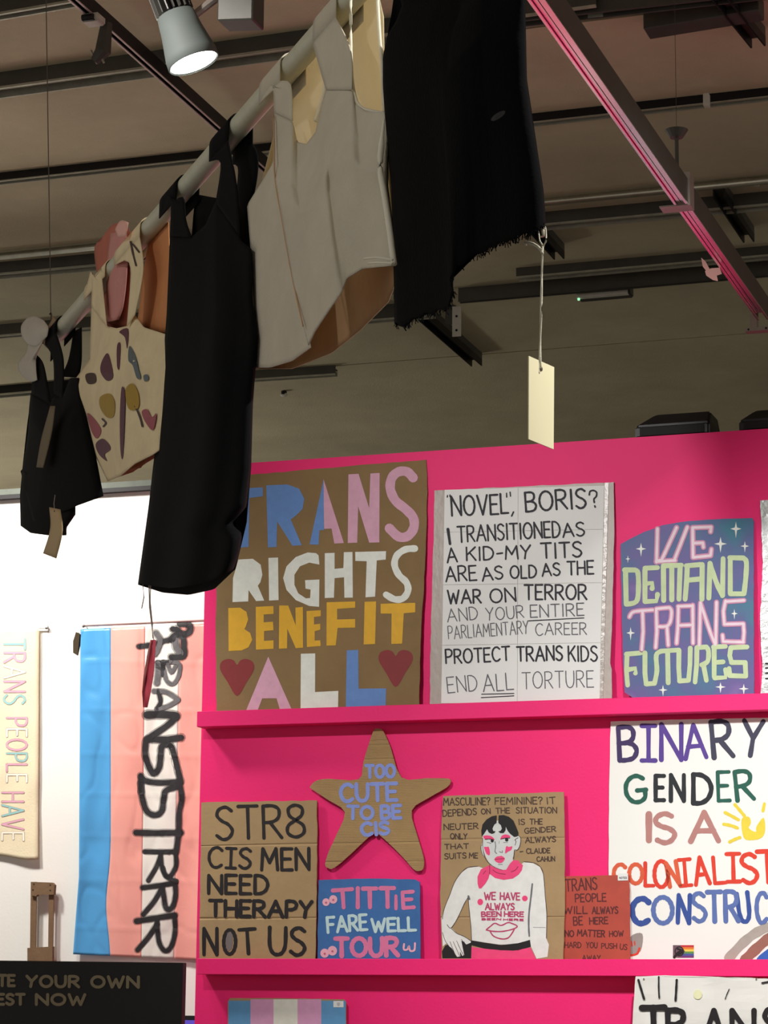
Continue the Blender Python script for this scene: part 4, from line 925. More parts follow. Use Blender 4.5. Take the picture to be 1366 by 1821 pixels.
# sprayed letters, laid on the folds
SPR = mat('spray_black', rgb(34, 32, 36), .65, var=.3, vscale=40, alpha=.93)
SPR2 = mat('spray_mist', rgb(46, 44, 48), .8, alpha=.38)
SPRG = mat('spray_grey', rgb(92, 92, 94), .7, var=.3, vscale=40)
def spray(strokes, cr, w=44, m=SPR, mist=True):
    for k_, (mm, ww, of) in enumerate(((SPR2, w * 1.5, .0014), (m, w, .002)) if mist else ((m, w, .0024),)):
        bm = B()
        for n_, s_ in enumerate(strokes):
            q = [cr(*p) for p in s_]; q = smoothline(q, 5) if len(q) > 2 else [Vector(q[0]).lerp(Vector(q[1]), i / 6) for i in range(7)]
            ribbon(bm, q, ww / 5.464, flag_map(of + n_ * .00002), .05)
        o_ = obj('sprayed_letter' if mm is not SPR2 else 'spray_mist', bm, mm, t)
spray([[(690, 325), (760, 318), (850, 300), (950, 270), (1010, 262)]], c9, 46)
spray([[(1090, 105), (1180, 110), (1185, 180), (1120, 215)]], c9, 60); spray([[(1020, 155), (1060, 160), (1100, 190)]], c9, 50)
spray([[(1010, 250), (1060, 210), (1120, 240), (1130, 330), (1125, 420), (1010, 430)]], c9, 56); spray([[(1040, 260), (1060, 340), (1100, 390)]], c9, 60, SPRG)
spray([[(860, 195), (900, 260), (880, 350), (850, 400)]], c9, 50, SPRG)
spray([[(880, 490), (880, 600), (870, 680)]], c9, 52, SPRG); spray([[(930, 480), (1080, 490), (1085, 600), (1030, 690), (965, 660), (940, 560)]], c9, 36, SPRG); spray([[(870, 480), (1000, 478)]], c9, 34); spray([[(930, 480), (925, 600)]], c9, 40); spray([[(975, 500), (1010, 580), (1050, 520)]], c9, 34, SPRG)
spray([[(840, 760), (960, 770), (1075, 840)], [(1075, 850), (980, 905), (870, 935)]], c9, 42, SPRG); spray([[(880, 760), (905, 860), (870, 930)]], c9, 40, SPR)
spray([[(770, 990), (930, 985), (1060, 1000)]], c9, 70); spray([[(1050, 1020), (960, 1100), (780, 1220)]], c9, 56); spray([[(775, 1225), (950, 1230), (1105, 1210)]], c9, 58)
spray([[(760, 1240), (755, 1380), (800, 1510), (840, 1560), (890, 1500), (905, 1380), (920, 1290), (1000, 1290), (1040, 1400), (1070, 1520), (1100, 1640)]], c9, 54)
spray([[(710, 1580), (760, 1630), (900, 1650), (1090, 1640)]], c9, 50); spray([[(712, 1600), (715, 1740)]], c9, 50)
spray([[(712, -40), (725, 100), (770, 230), (850, 270), (915, 230), (935, 110), (960, 30), (1080, -10)]], c9b, 52); spray([[(1085, -60), (1110, 100), (1085, 250), (1080, 440), (1055, 630)]], c9b, 50)
spray([[(665, 440), (880, 445), (1100, 440)]], c9b, 54)
spray([[(750, 625), (900, 628), (1050, 625)]], c9b, 42); spray([[(1050, 640), (1055, 760), (1000, 860), (950, 850), (915, 760), (905, 650)]], c9b, 40); spray([[(900, 680), (860, 780), (785, 905)]], c9b, 40); spray([[(925, 780), (960, 870), (1060, 910)]], c9b, 36)
spray([[(730, 975), (890, 955), (1050, 925)]], c9b, 44); spray([[(1045, 930), (1050, 1050), (1020, 1160), (960, 1180), (935, 1060), (920, 960)]], c9b, 44); spray([[(905, 1000), (840, 1110), (735, 1235)]], c9b, 42)
spray([[(670, 1300), (830, 1275), (1045, 1240)]], c9b, 50); spray([[(1040, 1250), (1045, 1400), (1010, 1540), (950, 1590), (895, 1520), (875, 1400), (870, 1290)]], c9b, 42); spray([[(870, 1330), (790, 1450), (680, 1580)]], c9b, 44)
# small tag hanging beside the flag
t = thing('paper_tag', onY(133, 1160, YF - .02), 'small brown tag with a dark edge hanging at the top left corner of the flag', 'tag')
pt = Plane((0, YF - .02, 2), (.25, -1, 0)); q = [(135, 1124), (142, 1126), (138, 1166), (130, 1161), (130, 1140)]
bm = B(); fill(bm, q, pt.at(0)); obj('tag', bm, mat('tag_brown', rgb(140, 124, 96), .7), t, solid=.001)
bm = B(); fill(bm, [(139.5, 1127), (144, 1128), (143, 1148), (139, 1166), (136.5, 1164), (139, 1145)], pt.at(-.004)); obj('tag_back', bm, mat('tag_navy', rgb(44, 52, 72), .7), t, solid=.001)
bm = B(); tube(bm, [onY(139, 1126, YF - .02), onY(148.5, 1113.5, YF - .012)], .001, 6); obj('thread', bm, WPLATE, t)

# ---- cream banner with sideways lettering
c10 = crop(0, 1100, 3.9585); YBn = YW - .014
t = thing('fabric_banner', onY(10, 1530, YBn), 'cream calico banner with sideways pastel lettering on a thin rod at the left edge', 'banner')
CAL = mat('calico', rgb(234, 222, 190), .85, var=.06, vscale=9, bump=.25, bscale=160)
def ban_off(x, y):
    v = max(0, (y - 1400) / 130); return .004 * noise.noise(Vector((x * .03, y * .015, 3))) + .008 * v * v * (x / 70) 
bm = B(); g = []
for j in range(61):
    row = []
    for i in range(21):
        u = i / 20; v = j / 60; xr_ = 69.5 - v * 2 - 2.5 * max(0, v - .75) * 4 * (1 - v); x = -90 + (xr_ + 90) * u; yb_ = 1522 + 6 * u * u * (1 if u > .5 else .5) + (3 * math.sin(u * 9)); y = 1118 - x * .02 + (yb_ - 1118) * v
        row.append(bm.verts.new(hit(x, y, (0, YBn - .004 - ban_off(x, y), 0), Vector((0, 1, 0)))))
    g.append(row)
for j in range(60):
    for i in range(20): bm.faces.new((g[j][i], g[j][i + 1], g[j + 1][i + 1], g[j + 1][i]))
obj('cloth', bm, CAL, t, True, solid=.0008)
bm = B(); tube(bm, [onY(-95, 1119.5, YBn), onY(81, 1117, YBn)], .0035, 8); obj('rod', bm, WPLATE, t)
a_ = onY(84, 1116, YBn); bm = B(); tube(bm, [a_ + Vector((-.006, 0, 0)), a_ + Vector((.004, 0, 0))], .007, 10); obj('rod_end', bm, mat('dull_screw', rgb(120, 112, 110)), t)
bm = B(); tube(bm, [a_, (a_.x, YW - .001, a_.z)], .003, 8); obj('pin', bm, GALV, t)
cT = P_('paint_dusty_teal', 148, 200, 200); cP = P_('paint_dusty_pink', 224, 168, 190); cW = P_('paint_cream_white', 246, 244, 226)
def side(letters, cols_, y0, y1, xb, h, w=13):
    tot = sum(G[c][0] for c in letters) + .25 * (len(letters) - 1); y = y0
    for ch, cm in zip(letters, cols_):
        dy = G[ch][0] / tot * (y1 - y0)
        for mm, ww, of in ((P_('paint_outline_soft', 190, 160, 150), w + 3, .0006), (cm, w - 2, .001)):
            bm = B(); word(bm, ch, (xb, y), (xb, y + dy), h, ww / 1.0, lambda x, yy, of=of: hit(x, yy, (0, YBn - .005 - of - ban_off(x, yy), 0), Vector((0, 1, 0))), c10, wob=0)
            obj('letter' if mm is cm else 'letter_outline', bm, mm, t)
        y += dy + .25 / tot * (y1 - y0)
P_('paint_outline_soft', 190, 160, 150)
# word() runs down the sheet; letters stand on the left, tops to the right
side('TRANS', (cT, cP, cW, cP, cT), 145, 600, 30, 145, 15)
side('PEOPLE', (cP, cW, cP, cT, cP, cW), 700, 1150, 48, 140, 14)
side('HAVE', (cP, cT, cP, cW), 1225, 1560, 15, 150, 14)

# ---- cardboard handle frame
cW_ = crop(0, 1500, 3.252); YH = YW - .035; pH = Plane((0, YH, 2), (0, -1, 0))
CB = mat('brown_corrugated', rgb(124, 98, 72), .85, var=.15, vscale=14, bump=.3, bscale=70)
zs_ = onY(60, 1712, 7.2).z
t = thing('slotted_cardboard_stand', onY(70, 1705, YH), 'narrow brown cardboard frame with an open slot standing against the white wall', 'frame')
def pb_(name, q, m, off=0, th=.006, lab=None):
    bm = B(); fill(bm, [cW_(*v) for v in q], pH.at(off)); ex = bmesh.ops.extrude_face_region(bm, geom=bm.faces[:])
    bmesh.ops.translate(bm, verts=[e_ for e_ in ex['geom'] if isinstance(e_, bmesh.types.BMVert)], vec=(0, th, 0)); bmesh.ops.recalc_face_normals(bm, faces=bm.faces[:])
    o_ = obj(name, bm, m, t); 
    if lab: o_['label'] = lab
pb_('side_strip', [(178, 222), (212, 222), (204, 700), (172, 700)], CB); pb_('side_strip', [(283, 240), (312, 240), (303, 700), (277, 700)], CB)
pb_('top_block', [(180, 222), (300, 226), (314, 240), (310, 296), (215, 296), (208, 306), (180, 300)], CB, .012, .02)
pb_('foot_block', [(158, 604), (303, 596), (300, 900), (158, 900)], CB, .012, .02)
bm = B(); box(bm, onY(47, 1776, YH - .02), onY(96, 1777, YW - .002)); obj('shelf_bracket', bm, WPLATE, t)
for x, y in ((190, 268), (290, 270), (195, 235), (290, 240)):
    bm = B(); a_ = onY(*cW_(x, y), YH - .013); tube(bm, [a_, a_ + Vector((0, .002, 0))], .0035, 6); obj('staple', bm, mat('dark_dot', rgb(60, 44, 34), .8), t)

# ---- black sign in front
YS = 7.4; pS = Plane((0, YS, 2), (0, -1, 0))
ztp = onY(160, 1710, YS).z
t = thing('black_sign_panel', onY(325, 1710, YS) * 1.0, 'black panel with grey-gold capital lettering standing in front of the white wall', 'sign')
t.location.z = 0
bm = B(); vs = []
L0 = onY(-260, 1705, YS); L1 = onY(325.3, 1712, YS)
for yy in (YS, YS + .03):
    vs.append([bm.verts.new(v) for v in ((L0.x, yy, 0), (L1.x, yy, 0), (L1.x, yy, L1.z), (L0.x, yy, L0.z))])
bm.faces.new(vs[0]); bm.faces.new(vs[1][::-1])
for k_ in range(4): bm.faces.new((vs[0][k_], vs[1][k_], vs[1][(k_ + 1) % 4], vs[0][(k_ + 1) % 4]))
bmesh.ops.recalc_face_normals(bm, faces=bm.faces[:]); bmesh.ops.bevel(bm, geom=[e_ for e_ in bm.edges], offset=.002, segments=1, affect='EDGES')
obj('panel', bm, mat('sign_black', rgb(30, 30, 32), .55, bump=.05, bscale=60), t)
GOLD = mat('sign_letter_bronze', rgb(150, 138, 112), .45, .1)
for txt, a_, b_, h_ in (('TE', (-8, 822), (82, 823), 60), ('YOUR', (155, 827), (455, 829), 60), ('OWN', (530, 830), (800, 832), 60), ('EST', (-16, 930), (140, 930), 58), ('NOW', (210, 931), (490, 932), 58)):
    i_ = Ink('raised_lettering', GOLD, t, pS, .003, cW_); i_.word(txt, a_, b_, h_, 17, gap=.26, wob=0, jit=0)
    o_ = i_.done(); md = o_.modifiers.new('depth', 'SOLIDIFY'); md.thickness = .003; md.offset = -1
# ---- screen low on the white wall
t = thing('wall_screen', onY(340, 1830, YW - .05), 'dark framed screen glowing violet, low between black sign and pink wall', 'screen')
a_ = onY(322, 1806, YW - .05)
bm = B(); box(bm, (a_.x, YW - .05, a_.z - .35), (a_.x + .6, YW - .001, a_.z)); obj('frame', bm, BLK, t)
bm = B(); box(bm, (a_.x + .012, YW - .053, a_.z - .335), (a_.x + .588, YW - .0505, a_.z - .018)); obj('display', bm, mat('violet_display', rgb(70, 60, 150), .3, var=.4, vscale=12, emit=(rgb(80, 64, 170), .8)), t)

# ------------------------------------------------------------------ the clothes rail
HZ = 1.5
RA = onZ(560, 72, EYE.z + HZ); RB = onZ(92, 606, EYE.z + HZ)
rd = (RA - RB).normalized()              # towards the camera side
rn = Vector((-rd.y, rd.x, 0))
if rn.dot(EYE - RB) < 0: rn = -rn        # horizontal, to the side we see
RR = .0188
far = RB; near = RA + rd * 1.9
t = thing('hanging_pole', far, 'long white round pole hung from the ceiling, carrying all the garments', 'rail')
bm = B(); tube(bm, [far, near], RR, 24, False); obj('pole', bm, mat('white_card_tube', rgb(200, 200, 178), .45, var=.08, vscale=30), t, True)
bm = B(); tube(bm, [far + rd * .001, far - rd * .004], RR + .001, 24); obj('end_cap', bm, WPLATE, t)
w0 = far - rd * .008 + Vector((0, 0, .012))
wt = hit(82, 0, w0, Vector((0, 1, 0))); top_ = w0 + (wt - w0) * ((ZC - w0.z) / (wt.z - w0.z))
bm = B(); tube(bm, [w0, top_], .0011, 6); obj('wire', bm, mat('wire_grey', rgb(92, 84, 74), .6), t)
w1 = near - rd * .1; bm = B(); tube(bm, [w1, (w1.x, w1.y, ZC)], .0011, 6); obj('wire', bm, mat('wire_grey', rgb(92, 84, 74)), t)
hk = onZ(65, 545, w0.z + .03)
bm = B(); tube(bm, [w0 + Vector((-.004, 0, .055)), w0 + Vector((.006, 0, .04)), w0 + Vector((-.006, 0, .02)), w0 + Vector((0, 0, .004)), w0 + Vector((.012, .0, -.005))], [.0035, .005, .005, .004, .003], 8)
obj('cord_knot', bm, mat('cord_pale', rgb(170, 150, 120), .8), t, True)

def S_(x, y, t=0.0):
    return hit(x, y, RB + rn * t, rn)
def st(p): return (p - RB).dot(rd), p.z
def W_(s, t, z): return RB + rd * s + rn * t + Vector((0, 0, z - RB.z))
def rail_s(x):
    """position along the rail whose picture column is x"""
    lo, hi = -1, 4
    for _ in range(40):
        mid = (lo + hi) / 2
        if proj(W_(mid, 0, RB.z))[0] < x: lo = mid
        else: hi = mid
    return lo
def curve_at(c, f):
    """point at fraction f of a picture polyline"""
    P = [Vector(p) for p in c]; ls = [(P[i + 1] - P[i]).length for i in range(len(P) - 1)]; T = sum(ls) * f
    for i, l in enumerate(ls):
        if T <= l or i == len(ls) - 1: return P[i].lerp(P[i + 1], min(1, T / l) if l else 0)
        T -= l
def cloth(name, topc, botc, leftc, rightc, tf, m, parent, nu=24, nv=40, lab=None, solid=.0016, sm=True):
    """surface between four picture curves; tf(u, v) = metres it stands off the rail's plane towards us"""
    topc, botc, leftc, rightc = [smoothline(c, 5) if len(c) > 2 and sm else [Vector(p) for p in c] for c in (topc, botc, leftc, rightc)]
    bm = B(); g = []
    c00, c10_, c01, c11 = leftc[0], rightc[0], leftc[-1], rightc[-1]
    for j in range(nv + 1):
        v = j / nv; row = []
        for i in range(nu + 1):
            u = i / nu
            p = curve_at(topc, u) * (1 - v) + curve_at(botc, u) * v + curve_at(leftc, v) * (1 - u) + curve_at(rightc, v) * u
            p -= c00 * (1 - u) * (1 - v) + c10_ * u * (1 - v) + c01 * (1 - u) * v + c11 * u * v
            row.append(bm.verts.new(S_(p.x, p.y, tf(u, v))))
        g.append(row)
    for j in range(nv):
        for i in range(nu): bm.faces.new((g[j][i], g[j + 1][i], g[j + 1][i + 1], g[j][i + 1]))
    o_ = obj(name, bm, m, parent, True, solid=solid)
    if lab: o_['label'] = lab
    return o_
def loop(name, xa, xb, m, parent, drop_f=.03, drop_b=.03, solid=.0018):
    """strap going over the pole between two picture columns"""
    sa, sb = rail_s(xa), rail_s(xb); r_ = RR + .003; bm = B(); g = []
    prof = [(r_, -drop_f)] + [(r_ * math.cos(math.pi * k / 10), r_ * math.sin(math.pi * k / 10)) for k in range(11)] + [(-r_, -drop_b)]
    for i in range(7):
        s = sa + (sb - sa) * i / 6
        g.append([bm.verts.new(W_(s, tt, RB.z + zz_)) for tt, zz_ in prof])
    for P, Q in zip(g, g[1:]):
        for k in range(len(prof) - 1): bm.faces.new((P[k], P[k + 1], Q[k + 1], Q[k]))
    o_ = obj(name, bm, m, parent, True, solid=solid)
    pf = [proj(W_(s, r_, RB.z - drop_f)) for s in (sa, sb)]; pk = [proj(W_(s, -r_, RB.z - drop_b)) for s in (sa, sb)]
    return pf, pk
r_ = RR + .003
BLKC = mat('black_cotton', rgb(6, 7, 9), .9, bump=.15, bscale=260, sheen=.0, spec=.15, var=.1, vscale=30)
BLKN = mat('black_wool_knit', rgb(5, 6, 8), .95, bump=.3, bscale=180, sheen=.0, spec=.1, var=.1, vscale=30)
def side_round(u, a): return a * (max(0, math.sin(math.pi * min(1, max(0, u)))) ** .55)

# ---- long black tank top
t = thing('tank_top', RB + rd * rail_s(370), 'long black tank top hanging by two shoulder straps from the pole', 'garment')
f1, b1_ = loop('shoulder_strap', 304, 334, BLKC, t); f2, b2_ = loop('shoulder_strap', 394, 428, BLKC, t)
tfS = lambda u, v: r_ + .004 * v
cloth('front_strap', [f1[0], f1[1]], [(303, 420), (341, 422)], [f1[0], (303, 345), (303, 420)], [f1[1], (327, 352), (331, 392), (341, 422)], tfS, BLKC, t, 6, 14)
cloth('front_strap', [f2[0], f2[1]], [(384, 360), (427, 420)], [f2[0], (393, 290), (384, 360)], [f2[1], (421, 330), (427, 420)], tfS, BLKC, t, 8, 16)
def tfF(u, v): return r_ * (1 - v) * 1.0 + side_round(u, .045) * min(1, v * 2.2 + .05) + .006 * math.sin(u * 13 + v * 2) * v + .004 * math.sin(u * 7 - v * 4) * v
cloth('front_panel', [(303, 420), (325, 421), (341, 422), (366, 400), (384, 358), (410, 395), (430, 430), (446, 442)], [(246, 1038), (300, 1046), (360, 1040), (415, 1012)],
      [(303, 420), (297, 560), (283, 740), (265, 900), (246, 1038)], [(446, 442), (450, 540), (458, 600), (449, 720), (446, 830), (438, 900), (415, 930), (430, 950), (425, 985), (415, 1012)], tfF, BLKC, t, 40, 70, sm=False)
tfB = lambda u, v: -r_ * (1 - v) - side_round(u, .045) * min(1, v * 2.2 + .05) - .004 * math.sin(u * 9 + v * 3) * v
cloth('back_panel', [(303, 430), (341, 428), (347, 345), (383, 352), (420, 350), (446, 400)], [(246, 1040), (290, 1054), (335, 1058), (380, 1048), (418, 1012)],
      [(303, 430), (297, 560), (283, 740), (265, 900), (246, 1040)], [(446, 400), (452, 500), (457, 600), (449, 720), (446, 830), (438, 930), (418, 1012)], tfB, BLKC, t, 30, 50, sm=False)
cloth('back_strap', [b1_[0], b1_[1]], [(344, 360), (356, 352)], [b1_[0], (344, 360)], [b1_[1], (356, 352)], lambda u, v: -r_, BLKC, t, 5, 10)
cloth('back_strap', [b2_[0], b2_[1]], [(420, 352), (438, 395)], [b2_[0], (424, 300), (420, 352)], [b2_[1], (459, 280), (455, 330), (438, 395)], lambda u, v: -r_, BLKC, t, 6, 12)
# threads and narrow tag under its hem
TW = mat('thread_beige', rgb(176, 160, 150), .8)
tg = thing('hanging_tag', S_(262, 1240), 'narrow twisted tag seen edge-on on threads below the long black tank top', 'tag')
for q in ([(254, 1040), (256, 1062), (252, 1082)], [(268, 1040), (267, 1070), (271, 1110), (272, 1135)], [(265, 1040), (266, 1080), (270, 1112), (274, 1140)]):
    bm = B(); tube(bm, [S_(x, y, .01) for x, y in q], .0011, 6); obj('thread', bm, TW, tg)
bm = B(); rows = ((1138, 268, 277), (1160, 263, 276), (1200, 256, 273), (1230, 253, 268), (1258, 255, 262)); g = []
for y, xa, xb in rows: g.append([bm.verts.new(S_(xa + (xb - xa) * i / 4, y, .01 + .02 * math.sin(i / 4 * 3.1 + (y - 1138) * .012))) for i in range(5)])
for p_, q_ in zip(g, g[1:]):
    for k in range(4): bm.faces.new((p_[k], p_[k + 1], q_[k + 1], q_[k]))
obj('card', bm, mat('tag_lit_pink', rgb(232, 110, 128), .4, var=.3, vscale=40, trans=.6), tg, True, solid=.001)  # pink reflection and backlight are mixed into the tag's colour

# ---- grey vest
GV = mat('grey_jersey', rgb(206, 198, 178), .85, bump=.25, bscale=220, sheen=.15, spec=.2, var=.08, vscale=10)
GVI = mat('vest_lining', rgb(228, 218, 190), .85, trans=.5, bump=.2, bscale=160, var=.1, vscale=9)
GVB = mat('vest_inside_brown', rgb(196, 158, 118), .85, bump=.2, bscale=160, var=.15, vscale=9)
PIP = mat('cream_binding_lit_rim', rgb(255, 252, 235), .5, trans=.3)  # binding colour, raised to near white for the lit rim
t = thing('grey_vest', RB + rd * rail_s(560), 'grey jersey vest with deep neck and brown inside, hanging beside the near black garment', 'garment')
f1, b1_ = loop('shoulder_strap', 484, 521, GV, t, .03, .03); f2, b2_ = loop('shoulder_strap', 581, 622, GV, t, .03, .03)
cloth('front_strap', f1, [(488, 200), (520, 215)], [f1[0], (484, 150), (488, 200)], [f1[1], (517, 150), (520, 215)], tfS, GV, t, 6, 12)
cloth('front_strap', f2, [(580, 160), (626, 160)], [f2[0], (580, 160)], [f2[1], (624, 90), (626, 160)], tfS, GV, t, 8, 14)
def one_side(u, a): return a * max(0, math.sin(math.pi * min(1, .5 + u / 2))) ** .55
def tfV(u, v):
    return r_ * (1 - v) + one_side(u, .056) * min(1, v * 2.5 + .05) + .005 * math.sin(u * 9 + v * 5) * v - .006 * math.exp(-((u - .62 + .1 * v) / .06) ** 2) * math.sin(math.pi * v)
cloth('front_panel', [(488, 200), (498, 205), (520, 215), (528, 252), (545, 257), (562, 235), (580, 160), (605, 158), (626, 160), (632, 185), (650, 198), (684, 200)],
      [(549, 614), (560, 590), (588, 548), (608, 520), (618, 495), (645, 478), (706, 472)],
      [(488, 200), (489, 260), (490, 318), (504, 400), (522, 500), (540, 580), (549, 614)], [(684, 200), (690, 260), (690, 330), (698, 400), (706, 472)], tfV, GV, t, 60, 60, sm=False)
cloth('side_panel', [(490, 190), (500, 230), (520, 262)], [(455, 654), (480, 654), (520, 642), (553, 618)],
      [(490, 190), (486, 290), (462, 330), (440, 365), (446, 440), (452, 540), (456, 600), (455, 654)], [(520, 262), (530, 400), (540, 560), (553, 618)],
      lambda u, v: .010 + .022 * math.sin(math.pi * u * .5) * min(1, v * 3) - .012 * u, GV, t, 24, 50, sm=False)
bm = B(); tube(bm, [S_(x, y, .03 + .03 * min(1, k_ / 6)) for k_, (x, y) in enumerate(smoothline([(487, 205), (487.5, 260), (489, 318), (503, 400), (521, 500), (539, 580)], 4))], .0012, 6); obj('fold_edge', bm, GVB, t, True)['label'] = 'brown turned edge of the front fold'
cloth('lining', [(520, 122), (540, 70), (585, 85), (627, 0), (668, -30), (682, 30)], [(455, 656), (520, 656), (590, 628), (640, 588), (690, 538), (705, 500)],
      [(520, 122), (490, 230), (462, 340), (444, 380), (450, 520), (455, 656)], [(682, 30), (684, 200), (692, 300), (706, 440), (705, 500)],
      lambda u, v: -r_ * (1 - v) - side_round(u, .05) * min(1, v * 2.5 + .1), GVI, t, 40, 50, sm=False)
cloth('inside_hem', [(455, 640), (520, 600), (560, 560), (600, 500), (650, 460), (704, 450)], [(455, 655.5), (520, 655), (590, 627), (640, 587), (690, 537), (704.5, 499)],
      [(455, 640), (455, 655.5)], [(704, 450), (704.5, 499)], lambda u, v: -side_round(u, .047) - .0, GVB, t, 40, 10, lab='brown inside of the hem', sm=False)
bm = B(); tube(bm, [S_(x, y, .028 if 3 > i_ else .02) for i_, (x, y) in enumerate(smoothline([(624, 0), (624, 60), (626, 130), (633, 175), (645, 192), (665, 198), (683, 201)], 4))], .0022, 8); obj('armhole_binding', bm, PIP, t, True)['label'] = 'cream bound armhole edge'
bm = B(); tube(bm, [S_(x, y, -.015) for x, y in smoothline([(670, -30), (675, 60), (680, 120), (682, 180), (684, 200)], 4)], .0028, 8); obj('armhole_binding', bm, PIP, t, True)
bm = B(); tube(bm, [S_(x, y, .03) for x, y in smoothline([(683, 212), (679, 255), (676, 300), (684, 350), (693, 410), (698, 450), (701, 470)], 4)], [.0015, .002, .0025, .003] + [.0045] * 21, 8); obj('lit_rim', bm, PIP, t, True)['label'] = 'lit rim along the side, made as a pale cord'  # light on the vest's right edge, modelled as a near-white tube
bm = B(); tube(bm, [S_(x, y, .045) for x, y in smoothline([(648, 460), (672, 458), (698, 462)], 4)], .0016, 6); obj('hem_stitching', bm, PIP, t, True)
bm = B(); tube(bm, [S_(x, y, .047) for x, y in smoothline([(655, 468), (676, 467), (698, 468)], 4)], .0014, 6); obj('hem_stitching', bm, PIP, t, True)
bm = B(); tube(bm, [S_(x, y, -.01) for x, y in smoothline([(577, 90), (582, 105), (580, 150), (570, 190), (562, 215)], 4)], .004, 8); obj('neck_binding', bm, PIP, t, True)['label'] = 'pale neck edge'

# ---- near black ragged garment
t = thing('black_knit_garment', RB + rd * rail_s(840), 'large black knitted garment with a ragged torn hem, nearest the camera', 'garment')
zt0 = RB.z
def ragged(P, amp=4.5, step=5):
    out = []; P = [Vector(p) for p in P]
    for a_, b__ in zip(P, P[1:]):
        n_ = max(1, int((b__ - a_).length / step))
        for k in range(n_):
            q = a_.lerp(b__, k / n_); out.append((q.x + random.uniform(-1.5, 1.5), q.y + random.uniform(-amp, amp)))
    out.append(tuple(P[-1])); return out
hem = ragged([(703, 572), (712, 582), (728, 578), (735, 568), (765, 560), (800, 545), (806, 520), (800, 500), (812, 476), (845, 452), (880, 437), (925, 418), (945, 412), (970, 397)], 4)
sa_, sb_ = rail_s(735), rail_s(925)
f1, b1_ = loop('shoulder_strap', 728, 770, BLKN, t, .04, .04); f2, b2_ = loop('shoulder_strap', 880, 925, BLKN, t, .04, .04)
ytop = lambda x: proj(W_(rail_s(x), .03, RB.z))[1]
cloth('front_strap', f1, [(705, -30), (775, -60)], [f1[0], (705, -30)], [f1[1], (775, -60)], tfS, BLKN, t, 6, 10)
cloth('front_strap', f2, [(860, -90), (930, -60)], [f2[0], (860, -90)], [f2[1], (930, -60)], tfS, BLKN, t, 6, 10)
def tfK(u, v): return r_ * (1 - v) + side_round(u, .05) * min(1, v * 3 + .1) + .006 * math.sin(u * 12 + v * 3) * v
cloth('front_panel', [(705, -30), (775, -60), (815, -20), (860, -90), (930, -60)], hem,
      [(705, -30), (716, 10), (706, 36), (690, 62), (682, 100), (682, 150), (688, 230), (697, 330), (702, 440), (703, 572)],
      [(930, -60), (934, 40), (936, 140), (945, 210), (957, 280), (966, 340), (970, 397)], tfK, BLKN, t, 70, 60, sm=False)
cloth('back_panel', [(705, -30), (775, -70), (860, -110), (930, -60)], [(703, 560), (780, 520), (860, 440), (970, 390)],
      [(705, -30), (690, 62), (682, 150), (697, 330), (703, 560)], [(930, -60), (936, 140), (957, 280), (970, 390)],
      lambda u, v: -r_ * (1 - v) - side_round(u, .05) * min(1, v * 3 + .1), BLKN, t, 30, 40, sm=False)
cloth('back_strap', b1_, [(712, -30), (775, -65)], [b1_[0], (712, -30)], [b1_[1], (775, -65)], lambda u, v: -r_, BLKN, t, 4, 6)
cloth('back_strap', b2_, [(860, -105), (925, -60)], [b2_[0], (860, -105)], [b2_[1], (925, -60)], lambda u, v: -r_, BLKN, t, 4, 6)
# frayed yarn along the hem
bm = B()
for k in range(260):
    q = curve_at(hem, random.random()); n_ = 0
    a_ = S_(q.x, q.y - 2, .03); tip = a_ + rd * random.uniform(-.006, .006) + Vector((0, 0, -random.uniform(.002, .009))) + rn * random.uniform(-.004, .004)
    tube(bm, [a_, (a_ + tip) / 2 + rd * random.uniform(-.002, .002), tip], .0006, 4)
tag(obj('frayed_yarn', bm, BLKN, t), kind='stuff')
bm = B(); pts_ = circ(886, 206, 13, 6, 14)
for i_, p_ in enumerate(pts_): pts_[i_] = (p_[0], p_[1] - (p_[0] - 886) * .55)
vs = [bm.verts.new(S_(x, y, .076)) for x, y in pts_]; bm.faces.new(vs); obj('worn_patch', bm, mat('worn_grey', rgb(46, 47, 50), .9, var=.6, vscale=60), t)['label'] = 'small worn grey patch'

# ---- cream tag on cord
TAG = mat('cream_card', rgb(240, 234, 196), .6, var=.02, vscale=10); CORD = mat('white_cord', rgb(214, 210, 190), .8, bump=.3, bscale=400)
t = thing('swing_tag', S_(962, 800, .0), 'blank cream tag on a long white cord below the near black garment', 'tag')
TT = 0.0
tdir = (r0 * .035 + Vector((-math.sin(YAW), math.cos(YAW), 0)) * .060).normalized(); tn = Vector((-tdir.y, tdir.x, 0))
if tn.dot(EYE - RA) < 0: tn = -tn
tp0 = S_(962, 655, TT)
bm = B(); vs = [bm.verts.new(hit(x, y, tp0, tn)) for x, y in ((940, 633), (985, 653), (984, 799), (939.5, 781))]; bm.faces.new(vs); obj('card', bm, TAG, t, solid=.0012)
bm = B(); a_ = hit(962.5, 656, tp0 + tn * .0012, tn); tube(bm, [a_, a_ + tn * .0006], .0028, 14); obj('eyelet', bm, mat('hole_dark', rgb(70, 62, 50), .8), t)
bm = B(); tube(bm, [S_(x, y, TT + .002) for x, y in smoothline([(962, 655), (961, 600), (962, 540), (964, 470), (966, 440), (971, 428), (970, 405), (964, 398)], 4)], .0011, 6); obj('cord', bm, CORD, t, True)
bm = B(); tube(bm, [S_(x, y, TT + .004) for x, y in smoothline([(959, 664), (959, 640), (963, 560), (964, 480), (965, 440), (960, 428), (958, 410), (963, 398)], 4)], .0011, 6); obj('cord', bm, CORD, t, True)
bm = B(); tube(bm, [S_(x, y, TT + .005) for x, y in smoothline([(965, 450), (958, 440), (948, 434), (936, 432), (934, 436)], 4)], [.0018] * 8 + [.0022] * 9, 6); obj('cord_end', bm, CORD, t, True)
